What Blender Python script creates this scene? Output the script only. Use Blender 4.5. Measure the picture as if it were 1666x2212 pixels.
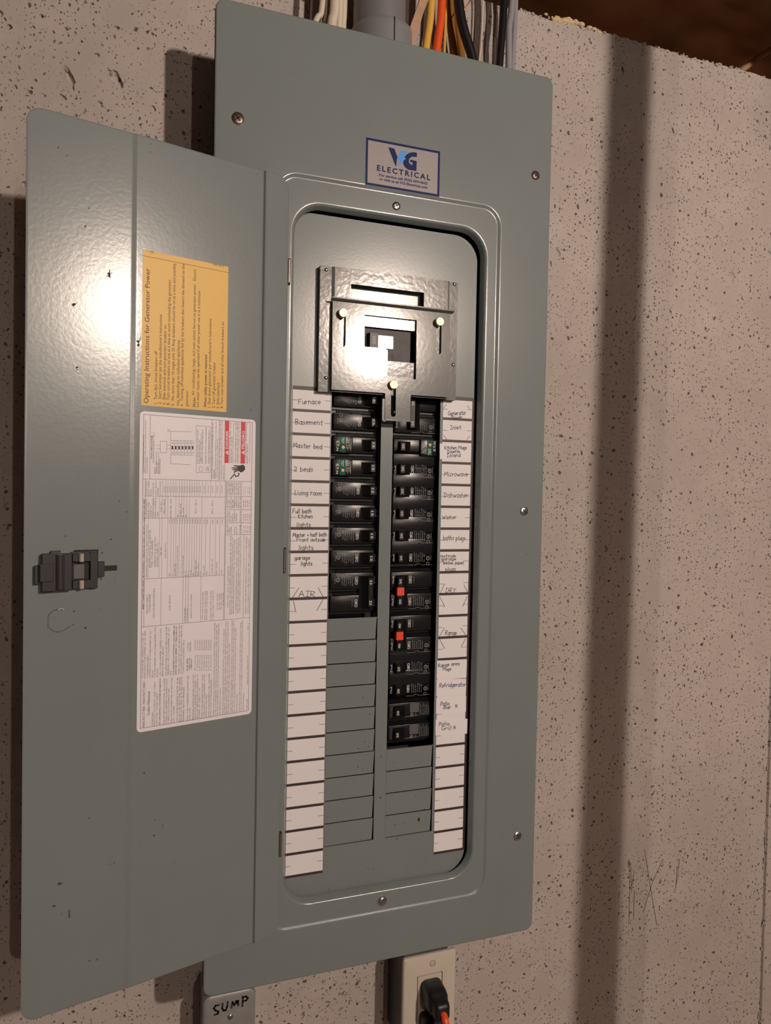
import bpy, bmesh, math, random
from mathutils import Vector, Matrix, noise
from mathutils.geometry import tessellate_polygon

# ------------------------------------------------------------------ scene, camera, world, exposure
for o in list(bpy.data.objects):
    bpy.data.objects.remove(o)
scene = bpy.context.scene
COL = scene.collection
random.seed(7)

# camera solved from the panel corners and breaker pitch (mm: X right, Y into wall, Z up; panel face at Y = 0)
CAM_ROT = Vector((0.0291, -0.3481, 0.0146))
CAM_C = Vector((-87.25, -763.85, 525.64))
CAM_F = 1592.24
_K = Matrix.Rotation(CAM_ROT.length, 3, CAM_ROT.normalized())
_B = Matrix(((1, 0, 0), (0, 0, -1), (0, 1, 0)))
CAM_R = _K @ _B                                   # rows: right, down, forward
cam_data = bpy.data.cameras.new('camera')
cam_data.sensor_fit = 'HORIZONTAL'
cam_data.sensor_width = 36.0
cam_data.lens = 36.0 * CAM_F / 1666.0
cam_data.clip_start = 0.02
cam = bpy.data.objects.new('camera', cam_data)
COL.objects.link(cam)
_r, _d, _f = CAM_R[0], CAM_R[1], CAM_R[2]
_M = Matrix(((_r[0], -_d[0], -_f[0]), (_r[1], -_d[1], -_f[1]), (_r[2], -_d[2], -_f[2])))
cam.matrix_world = Matrix.Translation(CAM_C * 0.001) @ _M.to_4x4()
scene.camera = cam

world = bpy.data.worlds.new('world')
scene.world = world
world.use_nodes = True
world.node_tree.nodes['Background'].inputs[0].default_value = (1.0, 0.74, 0.56, 1)
world.node_tree.nodes['Background'].inputs[1].default_value = 0.032

scene.view_settings.view_transform = 'Standard'
scene.view_settings.look = 'None'
scene.view_settings.gamma = 1.0
scene.view_settings.use_curve_mapping = False
scene.view_settings.exposure = 0.0

LAMP = (770.0, -1700.0, 1105.0)                  # bulb that throws the panel's shadow and highlights
LAMP_FAR = (660.0, -4700.0, 1105.0)
BULB_POWER = 2050.0
BULB_COLOR = (1.0, 0.83, 0.70)


def pxray(u, v):
    return CAM_R.transposed() @ Vector(((u - 833.0) / CAM_F, (v - 1106.0) / CAM_F, 1.0))


def at(u, v, y):
    """point of the photograph's ray through pixel (u, v) on the plane Y = y (mm)"""
    d = pxray(u, v)
    t = (y - CAM_C.y) / d.y
    return CAM_C + d * t


def xz(u, v, y):
    p = at(u, v, y)
    return (p.x, p.z)


# ------------------------------------------------------------------ materials
def lin(c):
    return tuple(((x / 255.0) / 12.92 if x / 255.0 <= 0.04045 else ((x / 255.0 + 0.055) / 1.055) ** 2.4) for x in c) + (1.0,)


MATS = {}


def mat(name, col, rough=0.5, metal=0.0, spec=0.5, bump=0.0, bscale=400.0, var=0.0, vscale=20.0, emit=None, coat=0.0, detail=3.0):
    if name in MATS:
        return MATS[name]
    m = bpy.data.materials.new(name)
    m.use_nodes = True
    nt = m.node_tree
    b = nt.nodes['Principled BSDF']
    b.inputs['Base Color'].default_value = col if len(col) == 4 else tuple(col) + (1,)
    b.inputs['Roughness'].default_value = rough
    b.inputs['Metallic'].default_value = metal
    b.inputs['Specular IOR Level'].default_value = spec
    b.inputs['Coat Weight'].default_value = coat
    tc = nt.nodes.new('ShaderNodeTexCoord')
    if var:
        n = nt.nodes.new('ShaderNodeTexNoise')
        n.inputs['Scale'].default_value = vscale
        n.inputs['Detail'].default_value = 4
        nt.links.new(tc.outputs['Object'], n.inputs['Vector'])
        mx = nt.nodes.new('ShaderNodeMix')
        mx.data_type = 'RGBA'
        c = b.inputs['Base Color'].default_value
        mx.inputs[6].default_value = tuple(min(1, c[i] * (1 - var)) for i in range(3)) + (1,)
        mx.inputs[7].default_value = tuple(min(1, c[i] * (1 + var)) for i in range(3)) + (1,)
        nt.links.new(n.outputs['Fac'], mx.inputs[0])
        nt.links.new(mx.outputs[2], b.inputs['Base Color'])
    if bump:
        n = nt.nodes.new('ShaderNodeTexNoise')
        n.inputs['Scale'].default_value = bscale
        n.inputs['Detail'].default_value = detail
        nt.links.new(tc.outputs['Object'], n.inputs['Vector'])
        bp = nt.nodes.new('ShaderNodeBump')
        bp.inputs['Strength'].default_value = 1.0
        bp.inputs['Distance'].default_value = bump
        nt.links.new(n.outputs['Fac'], bp.inputs['Height'])
        nt.links.new(bp.outputs['Normal'], b.inputs['Normal'])
    if emit:
        b.inputs['Emission Color'].default_value = tuple(emit[0]) + (1,)
        b.inputs['Emission Strength'].default_value = emit[1]
    MATS[name] = m
    return m


def concrete_mat():
    m = bpy.data.materials.new('concrete')
    m.use_nodes = True
    nt = m.node_tree
    N, L = nt.nodes, nt.links
    b = N['Principled BSDF']
    b.inputs['Roughness'].default_value = 0.85
    b.inputs['Specular IOR Level'].default_value = 0.25
    tc = N.new('ShaderNodeTexCoord')

    def noise_n(scale, detail=4, rough=0.55):
        n = N.new('ShaderNodeTexNoise')
        n.inputs['Scale'].default_value = scale
        n.inputs['Detail'].default_value = detail
        n.inputs['Roughness'].default_value = rough
        L.new(tc.outputs['Object'], n.inputs['Vector'])
        return n

    def ramp(src, a, c, va=0.0, vb=1.0):
        r = N.new('ShaderNodeMapRange')
        r.inputs[1].default_value = a
        r.inputs[2].default_value = c
        r.inputs[3].default_value = va
        r.inputs[4].default_value = vb
        r.clamp = True
        L.new(src, r.inputs[0])
        return r.outputs[0]

    def math_n(op, a, c):
        q = N.new('ShaderNodeMath')
        q.operation = op
        for i, s in enumerate((a, c)):
            if isinstance(s, (int, float)):
                q.inputs[i].default_value = s
            else:
                L.new(s, q.inputs[i])
        return q.outputs[0]

    big = noise_n(3.0, 5)
    mid = noise_n(26.0, 5)
    fine = noise_n(380.0, 3)
    # distorted coordinates so the air holes are irregular
    warp = noise_n(140.0, 2)
    wv = N.new('ShaderNodeVectorMath')
    wv.operation = 'MULTIPLY_ADD'
    L.new(warp.outputs['Color'], wv.inputs[0])
    wv.inputs[1].default_value = (0.0075, 0.0075, 0.0075)
    L.new(tc.outputs['Object'], wv.inputs[2])

    sx = N.new('ShaderNodeSeparateXYZ')
    L.new(wv.outputs[0], sx.inputs[0])
    cx = N.new('ShaderNodeCombineXYZ')
    L.new(sx.outputs[0], cx.inputs[0])
    L.new(sx.outputs[2], cx.inputs[1])

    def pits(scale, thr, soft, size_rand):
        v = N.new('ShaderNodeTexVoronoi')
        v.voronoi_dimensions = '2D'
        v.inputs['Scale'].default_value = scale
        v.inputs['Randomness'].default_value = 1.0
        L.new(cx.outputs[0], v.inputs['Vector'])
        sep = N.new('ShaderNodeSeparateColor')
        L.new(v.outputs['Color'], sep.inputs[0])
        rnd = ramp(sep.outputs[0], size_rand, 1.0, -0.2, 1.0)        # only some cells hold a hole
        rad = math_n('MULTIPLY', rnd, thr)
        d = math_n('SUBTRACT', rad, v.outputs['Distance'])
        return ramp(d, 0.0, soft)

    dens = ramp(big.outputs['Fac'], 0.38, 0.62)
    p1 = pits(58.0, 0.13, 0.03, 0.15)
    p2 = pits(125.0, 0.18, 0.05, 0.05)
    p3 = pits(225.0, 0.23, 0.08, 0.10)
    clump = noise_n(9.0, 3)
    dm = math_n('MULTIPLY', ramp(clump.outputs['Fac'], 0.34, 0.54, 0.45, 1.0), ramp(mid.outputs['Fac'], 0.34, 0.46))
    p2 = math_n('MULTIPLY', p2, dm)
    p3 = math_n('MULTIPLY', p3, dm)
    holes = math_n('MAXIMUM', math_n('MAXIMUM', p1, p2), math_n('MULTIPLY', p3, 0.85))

    base = N.new('ShaderNodeValToRGB')
    base.color_ramp.elements[0].position = 0.25
    base.color_ramp.elements[0].color = (0.385, 0.338, 0.313, 1)
    base.color_ramp.elements[1].position = 0.75
    base.color_ramp.elements[1].color = (0.535, 0.477, 0.45, 1)
    mixf = math_n('ADD', math_n('MULTIPLY', big.outputs['Fac'], 0.6), math_n('MULTIPLY', mid.outputs['Fac'], 0.4))
    L.new(mixf, base.inputs[0])
    mx = N.new('ShaderNodeMix')
    mx.data_type = 'RGBA'
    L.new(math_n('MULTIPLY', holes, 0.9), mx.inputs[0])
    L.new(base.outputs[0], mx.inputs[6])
    mx.inputs[7].default_value = (0.085, 0.062, 0.045, 1)            # shade inside the small holes, painted into the base colour
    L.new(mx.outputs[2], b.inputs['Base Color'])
    h = math_n('SUBTRACT', math_n('MULTIPLY', fine.outputs['Fac'], 0.15), holes)
    h = math_n('ADD', h, math_n('MULTIPLY', mid.outputs['Fac'], 0.5))
    bp = N.new('ShaderNodeBump')
    bp.inputs['Strength'].default_value = 0.8
    bp.inputs['Distance'].default_value = 0.0012
    L.new(h, bp.inputs['Height'])
    L.new(bp.outputs['Normal'], b.inputs['Normal'])
    return m


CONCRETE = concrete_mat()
PAINT = mat('panel_grey_paint', (0.196, 0.228, 0.233), rough=0.22, spec=0.5, bump=0.00004, bscale=330, var=0.05, vscale=14)
PAINT_DOOR = mat('door_grey_paint', (0.196, 0.228, 0.233), rough=0.23, spec=0.5, bump=0.00006, bscale=300, var=0.05, vscale=14)
HAMMER = mat('hammered_grey_paint', (0.175, 0.185, 0.185), rough=0.17, spec=0.5, bump=0.00009, bscale=210, detail=1.0)
STEEL = mat('zinc_steel', (0.55, 0.55, 0.56), rough=0.28, metal=1.0, bump=0.0001, bscale=200)
DULLSTEEL = mat('galvanised_steel', (0.42, 0.43, 0.44), rough=0.38, metal=0.6, var=0.25, vscale=60)
DARKSCREW = mat('oxidised_screw', (0.16, 0.115, 0.10), rough=0.35, metal=0.8)
BRASS = mat('brass', (0.62, 0.46, 0.17), rough=0.38, metal=1.0)
BLACK = mat('breaker_black_plastic', (0.012, 0.012, 0.014), rough=0.28, spec=0.3, var=0.2, vscale=80)
BLACKM = mat('matte_black_plastic', (0.006, 0.006, 0.007), rough=0.38, spec=0.3)
CAVITY = mat('recess_shade_dark', (0.02, 0.02, 0.02), rough=0.8)  # near-black colour standing in for the shade in slots and recesses
DKGREY = mat('dark_grey_plastic', (0.040, 0.038, 0.042), rough=0.3, spec=0.5)
MIDGREY = mat('grey_button_plastic', (0.11, 0.11, 0.115), rough=0.35)
WHITEINK = mat('white_ink', (0.6, 0.6, 0.6), rough=0.6, spec=.1)
FAINTINK = mat('faint_ink', (0.36, 0.36, 0.37), rough=0.6, spec=.1)
PAPER = mat('white_card', (0.80, 0.785, 0.82), rough=0.6, spec=0.3, var=0.03, vscale=30)
PAPER2 = mat('white_paper_slip', (0.82, 0.81, 0.84), rough=0.6, spec=0.3)
TAPE = mat('clear_tape', (0.55, 0.53, 0.53), rough=0.25, spec=0.5)
STRIP = mat('strip_black_border', (0.045, 0.03, 0.032), rough=0.5)
INK = mat('black_pen_ink', (0.02, 0.02, 0.025), rough=0.6)
BLUEINK = mat('blue_pen_ink', (0.015, 0.04, 0.20), rough=0.6)
PRINT = mat('black_print', (0.045, 0.035, 0.04), rough=0.6)
LABELP = mat('label_white', (0.80, 0.765, 0.83), rough=0.45, spec=0.4, var=0.04, vscale=40)
YELLOW = mat('label_yellow', (0.78, 0.49, 0.115), rough=0.45, spec=0.4, var=0.04, vscale=50)
YPRINT = mat('yellow_label_print', (0.075, 0.045, 0.035), rough=0.6)
RED = mat('label_red', (0.62, 0.05, 0.065), rough=0.5)
NAVY = mat('navy_ink', (0.004, 0.016, 0.105), rough=0.5, spec=.15)
SKYBLUE = mat('sky_blue_ink', (0.02, 0.27, 0.80), rough=0.4)
STICKER = mat('sticker_silver_grey', (0.30, 0.275, 0.285), rough=0.4, spec=0.4)
TEAL = mat('teal_ink', (0.0, 0.115, 0.095), rough=0.5, spec=.1)
ORANGEBTN = mat('orange_test_button', (0.78, 0.34, 0.07), rough=0.4)
REDCLIP = mat('red_handle_tie', (0.80, 0.065, 0.015), rough=0.5)
IVORY = mat('ivory_plastic', (0.60, 0.545, 0.465), rough=0.25, spec=0.5)
ORANGE = mat('orange_cable', (0.85, 0.10, 0.02), rough=0.35)
YELLOWC = mat('yellow_cable', (0.72, 0.42, 0.08), rough=0.35)
WHITEC = mat('white_cable', (0.66, 0.58, 0.47), rough=0.45, bump=0.0003, bscale=90)
BLACKC = mat('black_cable', (0.012, 0.012, 0.014), rough=0.3)
GREYC = mat('grey_cable', (0.30, 0.30, 0.33), rough=0.3)
YELLOWC_SHADE = mat('shaded_yellow_cable', (0.30, 0.13, 0.03), rough=0.3)  # yellow cables behind the others, their shade mixed into this brown
PVC = mat('grey_pvc', (0.185, 0.18, 0.195), rough=0.45, var=0.06, vscale=30)
WOOD = mat('raw_pine', (0.47, 0.29, 0.19), rough=0.75, bump=0.0005, bscale=140, var=0.25, vscale=120)
JOISTW = mat('joist_wood', (0.30, 0.185, 0.105), rough=0.8, bump=0.0005, bscale=60, var=0.25, vscale=14)
KRAFT = mat('kraft_insulation_paper', (0.64, 0.39, 0.23), rough=0.34, spec=0.5, bump=0.0012, bscale=24, var=0.4, vscale=7)
FOAM = mat('cement_crumbs', (0.62, 0.50, 0.30), rough=0.9, bump=0.001, bscale=250, var=0.2, vscale=60)
FLOORM = mat('concrete_floor', (0.30, 0.27, 0.245), rough=0.8, var=0.15, vscale=5, bump=0.0006, bscale=60)
CHIP = mat('chipped_paint_rust', (0.050, 0.030, 0.022), rough=0.8)
SCUFF = mat('pale_scuff', (0.40, 0.40, 0.39), rough=0.6)
POSTM = mat('red_oxide_post_paint', (0.22, 0.06, 0.04), rough=0.5)
PORCELAIN = mat('porcelain', (0.7, 0.68, 0.64), rough=0.3)
BULB = mat('lit_bulb', (1, 1, 1), emit=(BULB_COLOR, BULB_POWER))
GRAPHITE = mat('pencil_graphite', (0.07, 0.06, 0.055), rough=0.6)
COPPER = mat('copper_wire', (0.8, 0.25, 0.08), rough=0.3, metal=1.0)

# ------------------------------------------------------------------ mesh helpers
TEXT_CACHE = {}


def text_mesh(s, bold=0.0, res=1, space=1.0):
    """letters of the built-in font as 2-D vertices and faces; x from 0 to width, cap height 1"""
    key = (s, bold, res, space)
    if key in TEXT_CACHE:
        return TEXT_CACHE[key]
    cu = bpy.data.curves.new('lettering', 'FONT')
    cu.body = s
    cu.size = 1.0
    cu.resolution_u = res
    cu.offset = bold
    cu.space_character = space
    ob = bpy.data.objects.new('lettering', cu)
    COL.objects.link(ob)
    me = bpy.data.meshes.new_from_object(ob.evaluated_get(bpy.context.evaluated_depsgraph_get()))
    vs = [(v.co.x / CAPH, v.co.y / CAPH) for v in me.vertices]
    fs = [tuple(p.vertices) for p in me.polygons]
    bpy.data.objects.remove(ob)
    bpy.data.curves.remove(cu)
    bpy.data.meshes.remove(me)
    if vs:
        x0 = min(v[0] for v in vs)
        vs = [(v[0] - x0, v[1]) for v in vs]
    TEXT_CACHE[key] = (vs, fs)
    return TEXT_CACHE[key]


CAPH = 1.0
_v, _ = text_mesh('H')
CAPH = max(v[1] for v in _v)
TEXT_CACHE.clear()

# single-stroke pen alphabet: strokes in a box of width w, x-height 0.62, cap height 1, descender -0.35


def arc(cx, cy, rx, ry, a0, a1, n=8):
    return [(cx + rx * math.cos(math.radians(a0 + (a1 - a0) * i / n)), cy + ry * math.sin(math.radians(a0 + (a1 - a0) * i / n))) for i in range(n + 1)]


PEN = {
    'A': (.7, [[(0, 0), (.35, 1), (.7, 0)], [(.12, .38), (.6, .38)]]),
    'B': (.6, [[(0, 0), (0, 1)], [(0, 1), (.35, .98), (.5, .8), (.35, .56), (0, .52), (.45, .46), (.58, .25), (.4, .03), (0, 0)]]),
    'D': (.65, [[(0, 0), (.05, 1)], [(-.05, 1), (.4, .93), (.62, .55), (.5, .15), (0, 0)]]),
    'F': (.6, [[(0, 0), (.03, 1), (.6, 1)], [(.02, .52), (.45, .54)]]),
    'G': (.7, [arc(.38, .5, .36, .5, 50, 320, 12) + [(.7, .42), (.4, .42)]]),
    'I': (.5, [[(.25, 0), (.28, 1)], [(.02, 1), (.52, 1)], [(0, 0), (.5, 0)]]),
    'K': (.6, [[(0, 0), (.05, 1)], [(.55, .95), (.03, .45), (.58, 0)]]),
    'L': (.5, [[(.05, 1), (0, .02), (.5, .06)]]),
    'M': (.8, [[(0, 0), (.08, .95), (.4, .35), (.72, .98), (.8, 0)]]),
    'P': (.55, [[(0, -.05), (.05, 1)], [(-.02, .95), (.4, .98), (.55, .75), (.4, .5), (.03, .45)]]),
    'R': (.6, [[(0, 0), (.04, 1)], [(-.02, .95), (.42, .98), (.54, .75), (.38, .52), (.03, .5), (.6, 0)]]),
    'S': (.55, [[(.52, .85), (.3, 1), (.06, .82), (.2, .56), (.46, .4), (.45, .12), (.2, 0), (0, .12)]]),
    'U': (.6, [[(0, 1), (.03, .25), (.25, 0), (.5, .12), (.6, .5), (.6, 1)]]),
    'W': (.9, [[(0, .9), (.2, 0), (.45, .6), (.65, 0), (.9, .95)]]),
    'Y': (.6, [[(0, 1), (.3, .5)], [(.6, 1), (.3, .5), (.25, 0)]]),
    'a': (.5, [arc(.24, .3, .24, .3, 40, 360, 10) + [(.46, .6)], [(.46, .6), (.5, 0)]]),
    'b': (.5, [[(.02, 1), (0, 0)], arc(.24, .28, .25, .28, 160, -180, 10)]),
    'c': (.45, [arc(.26, .3, .25, .3, 50, 310, 9)]),
    'd': (.5, [arc(.24, .28, .24, .28, 30, 360, 10), [(.5, 1), (.5, 0)]]),
    'e': (.5, [[(.03, .3), (.45, .36)] + arc(.25, .31, .22, .3, 10, 315, 10)]),
    'f': (.42, [[(.42, .95), (.25, 1), (.17, .75), (.15, 0)], [(0, .55), (.36, .57)]]),
    'g': (.5, [arc(.24, .3, .24, .28, 30, 360, 10), [(.48, .6), (.47, -.15), (.3, -.35), (.04, -.25)]]),
    'h': (.5, [[(.02, 1), (0, 0)], [(0, .35), (.2, .6), (.42, .52), (.46, 0)]]),
    'i': (.16, [[(.08, .6), (.08, 0)], [(.09, .82), (.11, .86)]]),
    'k': (.45, [[(.02, 1), (0, 0)], [(.42, .62), (.03, .28), (.45, 0)]]),
    'l': (.16, [[(.1, 1), (.06, 0)]]),
    'm': (.75, [[(0, .6), (.02, 0)], [(.02, .4), (.2, .6), (.34, .5), (.36, 0)], [(.36, .4), (.55, .6), (.7, .5), (.73, 0)]]),
    'n': (.48, [[(0, .6), (.02, 0)], [(.02, .38), (.22, .6), (.42, .5), (.45, 0)]]),
    'o': (.48, [arc(.24, .3, .24, .3, 90, 450, 11)]),
    'p': (.5, [[(.02, .62), (0, -.38)], arc(.24, .32, .24, .28, 165, -180, 10)]),
    'r': (.4, [[(0, .6), (.02, 0)], [(.02, .35), (.2, .58), (.4, .55)]]),
    's': (.42, [[(.4, .52), (.22, .62), (.06, .5), (.2, .34), (.38, .2), (.3, .03), (0, .04)]]),
    't': (.4, [[(.2, .95), (.2, .05), (.36, 0)], [(0, .62), (.42, .64)]]),
    'u': (.5, [[(0, .6), (.03, .12), (.2, 0), (.42, .2), (.46, .6)], [(.46, .6), (.5, 0)]]),
    'v': (.45, [[(0, .6), (.2, 0), (.45, .62)]]),
    'w': (.7, [[(0, .6), (.16, 0), (.35, .45), (.5, 0), (.7, .62)]]),
    'j': (.3, [[(.2, .6), (.18, -.2), (0, -.3)]]),
    '2': (.5, [[(.03, .78), (.2, 1), (.45, .85), (.4, .5), (.02, .02), (.5, .06)]]),
    '+': (.45, [[(.22, .6), (.22, .1)], [(0, .35), (.45, .35)]]),
    '*': (.45, [[(.05, 0), (.12, .5)] + arc(.22, .72, .2, .24, 220, -100, 10) + [(.3, .45), (.4, .05)], [(.1, .42), (.36, .5)]]),
}


class MB:
    """collects geometry in millimetres, builds one mesh object"""

    def __init__(self):
        self.v, self.f, self.m = [], [], []

    def add(self, verts, faces, m=0):
        o = len(self.v)
        self.v += [tuple(p) for p in verts]
        for f in faces:
            self.f.append(tuple(i + o for i in f))
            self.m.append(m)
        return self

    def box(self, x0, x1, y0, y1, z0, z1, m=0, bev=0.0, seg=1):
        if bev <= 0:
            vs = [(x, y, z) for x in (x0, x1) for y in (y0, y1) for z in (z0, z1)]
            return self.add(vs, [(0, 1, 3, 2), (4, 6, 7, 5), (0, 4, 5, 1), (2, 3, 7, 6), (0, 2, 6, 4), (1, 5, 7, 3)], m)
        bm = bmesh.new()
        bmesh.ops.create_cube(bm, size=1.0)
        for p in bm.verts:
            p.co = Vector(((x0 + x1) / 2 + p.co.x * (x1 - x0), (y0 + y1) / 2 + p.co.y * (y1 - y0), (z0 + z1) / 2 + p.co.z * (z1 - z0)))
        bmesh.ops.bevel(bm, geom=bm.edges[:], offset=bev, segments=seg, profile=0.5, affect='EDGES')
        return self.bm(bm, m)

    def bm(self, bm, m=0):
        bm.verts.ensure_lookup_table()
        bm.verts.index_update()
        self.add([tuple(p.co) for p in bm.verts], [tuple(q.index for q in f.verts) for f in bm.faces], m)
        bm.free()
        return self

    def prism(self, loops, y0, y1, m=0, sides=None):
        """polygon with holes (x, z) extruded from y0 (front) to y1"""
        sides = m if sides is None else sides
        vl = [[Vector((p[0], p[1], 0)) for p in lp] for lp in loops]
        tris = tessellate_polygon(vl)
        flat = [p for lp in loops for p in lp]
        self.add([(p[0], y0, p[1]) for p in flat], tris, m)
        self.add([(p[0], y1, p[1]) for p in flat], [t[::-1] for t in tris], m)
        for lp in loops:
            n = len(lp)
            self.add([(p[0], y0, p[1]) for p in lp] + [(p[0], y1, p[1]) for p in lp], [(i, (i + 1) % n, n + (i + 1) % n, n + i) for i in range(n)], sides)
        return self

    def flat(self, pts, y, m=0):
        tris = tessellate_polygon([[Vector((p[0], p[1], 0)) for p in pts]])
        return self.add([(p[0], y, p[1]) for p in pts], tris, m)

    def loft(self, rings, m=0, cap0=False, cap1=False, closed=True):
        n = len(rings[0])
        o = []
        for r in rings:
            o += list(r)
        fs = []
        for k in range(len(rings) - 1):
            for i in range(n if closed else n - 1):
                j = (i + 1) % n
                fs.append((k * n + i, k * n + j, (k + 1) * n + j, (k + 1) * n + i))
        if cap0:
            fs.append(tuple(range(n)))
        if cap1:
            fs.append(tuple((len(rings) - 1) * n + i for i in range(n)))
        return self.add(o, fs, m)

    def cyl(self, c, axis, r, h, n=20, r2=None, m=0, bev=0.0):
        """cylinder whose base centre is c, along axis"""
        a = Vector(axis).normalized()
        u = a.orthogonal().normalized()
        w = a.cross(u)
        c = Vector(c)
        r2 = r if r2 is None else r2
        prof = [(0, r), (h, r2)] if not bev else [(0, r), (h - bev, r2), (h, r2 - bev)]
        rings = [[c + a * t + (u * math.cos(2 * math.pi * i / n) + w * math.sin(2 * math.pi * i / n)) * rr for i in range(n)] for t, rr in prof]
        return self.loft(rings, m, True, True)

    def tube(self, pts, r, n=12, m=0, sx=1.0):
        pts = [Vector(p) for p in pts]
        rings = []
        up = None
        for i, p in enumerate(pts):
            t = (pts[min(i + 1, len(pts) - 1)] - pts[max(i - 1, 0)]).normalized()
            if up is None:
                up = Vector((0, 1, 0)) if abs(t.y) < 0.9 else Vector((0, 0, 1))
            a = t.cross(up).normalized()
            b = a.cross(t).normalized()
            up = b
            rr = r[i] if isinstance(r, (list, tuple)) else r
            rings.append([p + a * math.cos(2 * math.pi * k / n) * rr * sx + b * math.sin(2 * math.pi * k / n) * rr for k in range(n)])
        return self.loft(rings, m, True, True)

    def ball(self, c, r, m=0, sub=2, scale=(1, 1, 1)):
        bm = bmesh.new()
        bmesh.ops.create_icosphere(bm, subdivisions=sub, radius=1)
        for p in bm.verts:
            p.co = Vector((c[0] + p.co.x * r * scale[0], c[1] + p.co.y * r * scale[1], c[2] + p.co.z * r * scale[2]))
        return self.bm(bm, m)

    def stroke(self, pts, w, y, m=0):
        for a, b in zip(pts[:-1], pts[1:]):
            dx, dz = b[0] - a[0], b[1] - a[1]
            l = math.hypot(dx, dz)
            if l < 1e-6:
                continue
            nx, nz = -dz / l * w / 2, dx / l * w / 2
            ex, ez = dx / l * w * .45, dz / l * w * .45
            self.add([(a[0] - ex + nx, y, a[1] - ez + nz), (b[0] + ex + nx, y, b[1] + ez + nz), (b[0] + ex - nx, y, b[1] + ez - nz), (a[0] - ex - nx, y, a[1] - ez - nz)], [(0, 1, 2, 3)], m)
        return self

    def rect(self, x0, x1, z0, z1, y, m=0):
        return self.add([(x0, y, z0), (x1, y, z0), (x1, y, z1), (x0, y, z1)], [(0, 1, 2, 3)], m)

    def text(self, s, p0, p1, h, y, m=0, bold=0.0, res=1, space=1.0):
        """built-in font fitted between the baseline points p0 and p1 with cap height h"""
        vs, fs = text_mesh(s, bold, res, space)
        if not vs:
            return self
        w = max(v[0] for v in vs)
        dx, dz = p1[0] - p0[0], p1[1] - p0[1]
        l = math.hypot(dx, dz)
        ux, uz = dx / l, dz / l
        k = l / w
        return self.add([(p0[0] + ux * v[0] * k - uz * v[1] * h, y, p0[1] + uz * v[0] * k + ux * v[1] * h) for v in vs], fs, m)

    def pen(self, s, p0, p1, h, y, m=0, w=0.5, jit=0.03, seed=0):
        rnd = random.Random(hash(s) % 1000 + seed if False else sum(map(ord, s)) + seed)
        gap = 0.17
        tot = 0
        for ch in s:
            tot += (PEN[ch][0] if ch in PEN else 0.35) + gap
        tot -= gap
        dx, dz = p1[0] - p0[0], p1[1] - p0[1]
        l = math.hypot(dx, dz)
        ux, uz = dx / l, dz / l
        k = l / tot
        x = 0.0
        for ch in s:
            if ch not in PEN:
                x += 0.35 + gap
                continue
            cw, strokes = PEN[ch]
            ry, sl = rnd.uniform(-jit, jit) * 1.5, rnd.uniform(-.05, .12)
            for st in strokes:
                q = []
                for a, b in st:
                    xx = (x + a + rnd.uniform(-jit, jit) * .5) * k + sl * b * h
                    yy = (b + ry + rnd.uniform(-jit, jit)) * h
                    q.append((p0[0] + ux * xx - uz * yy, p0[1] + uz * xx + ux * yy))
                self.stroke(q, w, y, m)
            x += cw + gap
        return self

    def build(self, name, mats, parent=None, smooth=None, local=False, origin=None):
        """origin/parent in mm: vertices are world mm unless local"""
        o = Vector((0, 0, 0))
        if parent is not None and not local:
            o = parent.matrix_world.translation * 1000.0 if False else Vector(parent.get('_o', (0, 0, 0)))
        if origin is not None:
            o = Vector(origin)
        me = bpy.data.meshes.new(name)
        me.from_pydata([((p[0] - o.x) * .001, (p[1] - o.y) * .001, (p[2] - o.z) * .001) for p in self.v], [], self.f)
        mats = mats if isinstance(mats, (list, tuple)) else [mats]
        for mm in mats:
            me.materials.append(mm)
        me.polygons.foreach_set('material_index', self.m)
        if len(self.f) < 60000:
            bm = bmesh.new()
            bm.from_mesh(me)
            bmesh.ops.remove_doubles(bm, verts=bm.verts, dist=1e-7)
            bmesh.ops.recalc_face_normals(bm, faces=bm.faces)
            bm.to_mesh(me)
            bm.free()
        if smooth:
            me.shade_smooth()
            me.set_sharp_from_angle(angle=math.radians(smooth))
        ob = bpy.data.objects.new(name, me)
        COL.objects.link(ob)
        if parent is not None:
            ob.parent = parent
            ob['_o'] = tuple(o)
        elif origin is not None:
            ob.location = Vector(origin) * .001
            ob['_o'] = tuple(o)
        return ob


def tag(o, label=None, cat=None, group=None, kind=None):
    for k, v in (('label', label), ('category', cat), ('group', group), ('kind', kind)):
        if v:
            o[k] = v
    return o


def thing(name, label, cat, loc, group=None, roty=0.0):
    e = bpy.data.objects.new(name, None)
    e.empty_display_size = 0.02
    COL.objects.link(e)
    e.location = Vector(loc) * .001
    e.rotation_euler = (0, roty, 0)
    e['_o'] = tuple(loc)
    return tag(e, label, cat, group)


def copy_tree(o, parent=None):
    c = o.copy()
    COL.objects.link(c)
    c.parent = parent
    for ch in list(o.children):
        copy_tree(ch, c)
    return c


def rr(x0, x1, z0, z1, r, n=6):
    """rounded rectangle loop (x, z), counter-clockwise"""
    p = []
    rs = r if isinstance(r, (list, tuple)) else (r, r, r, r)        # br, tr, tl, bl
    for (cx, cz, a, q) in ((x1 - rs[0], z0 + rs[0], -90, rs[0]), (x1 - rs[1], z1 - rs[1], 0, rs[1]), (x0 + rs[2], z1 - rs[2], 90, rs[2]), (x0 + rs[3], z0 + rs[3], 180, rs[3])):
        for i in range(n + 1):
            t = math.radians(a + 90 * i / n)
            p.append((cx + q * math.cos(t), cz + q * math.sin(t)))
    return p


def ring(lp, y):
    return [(p[0], y, p[1]) for p in lp]


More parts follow.
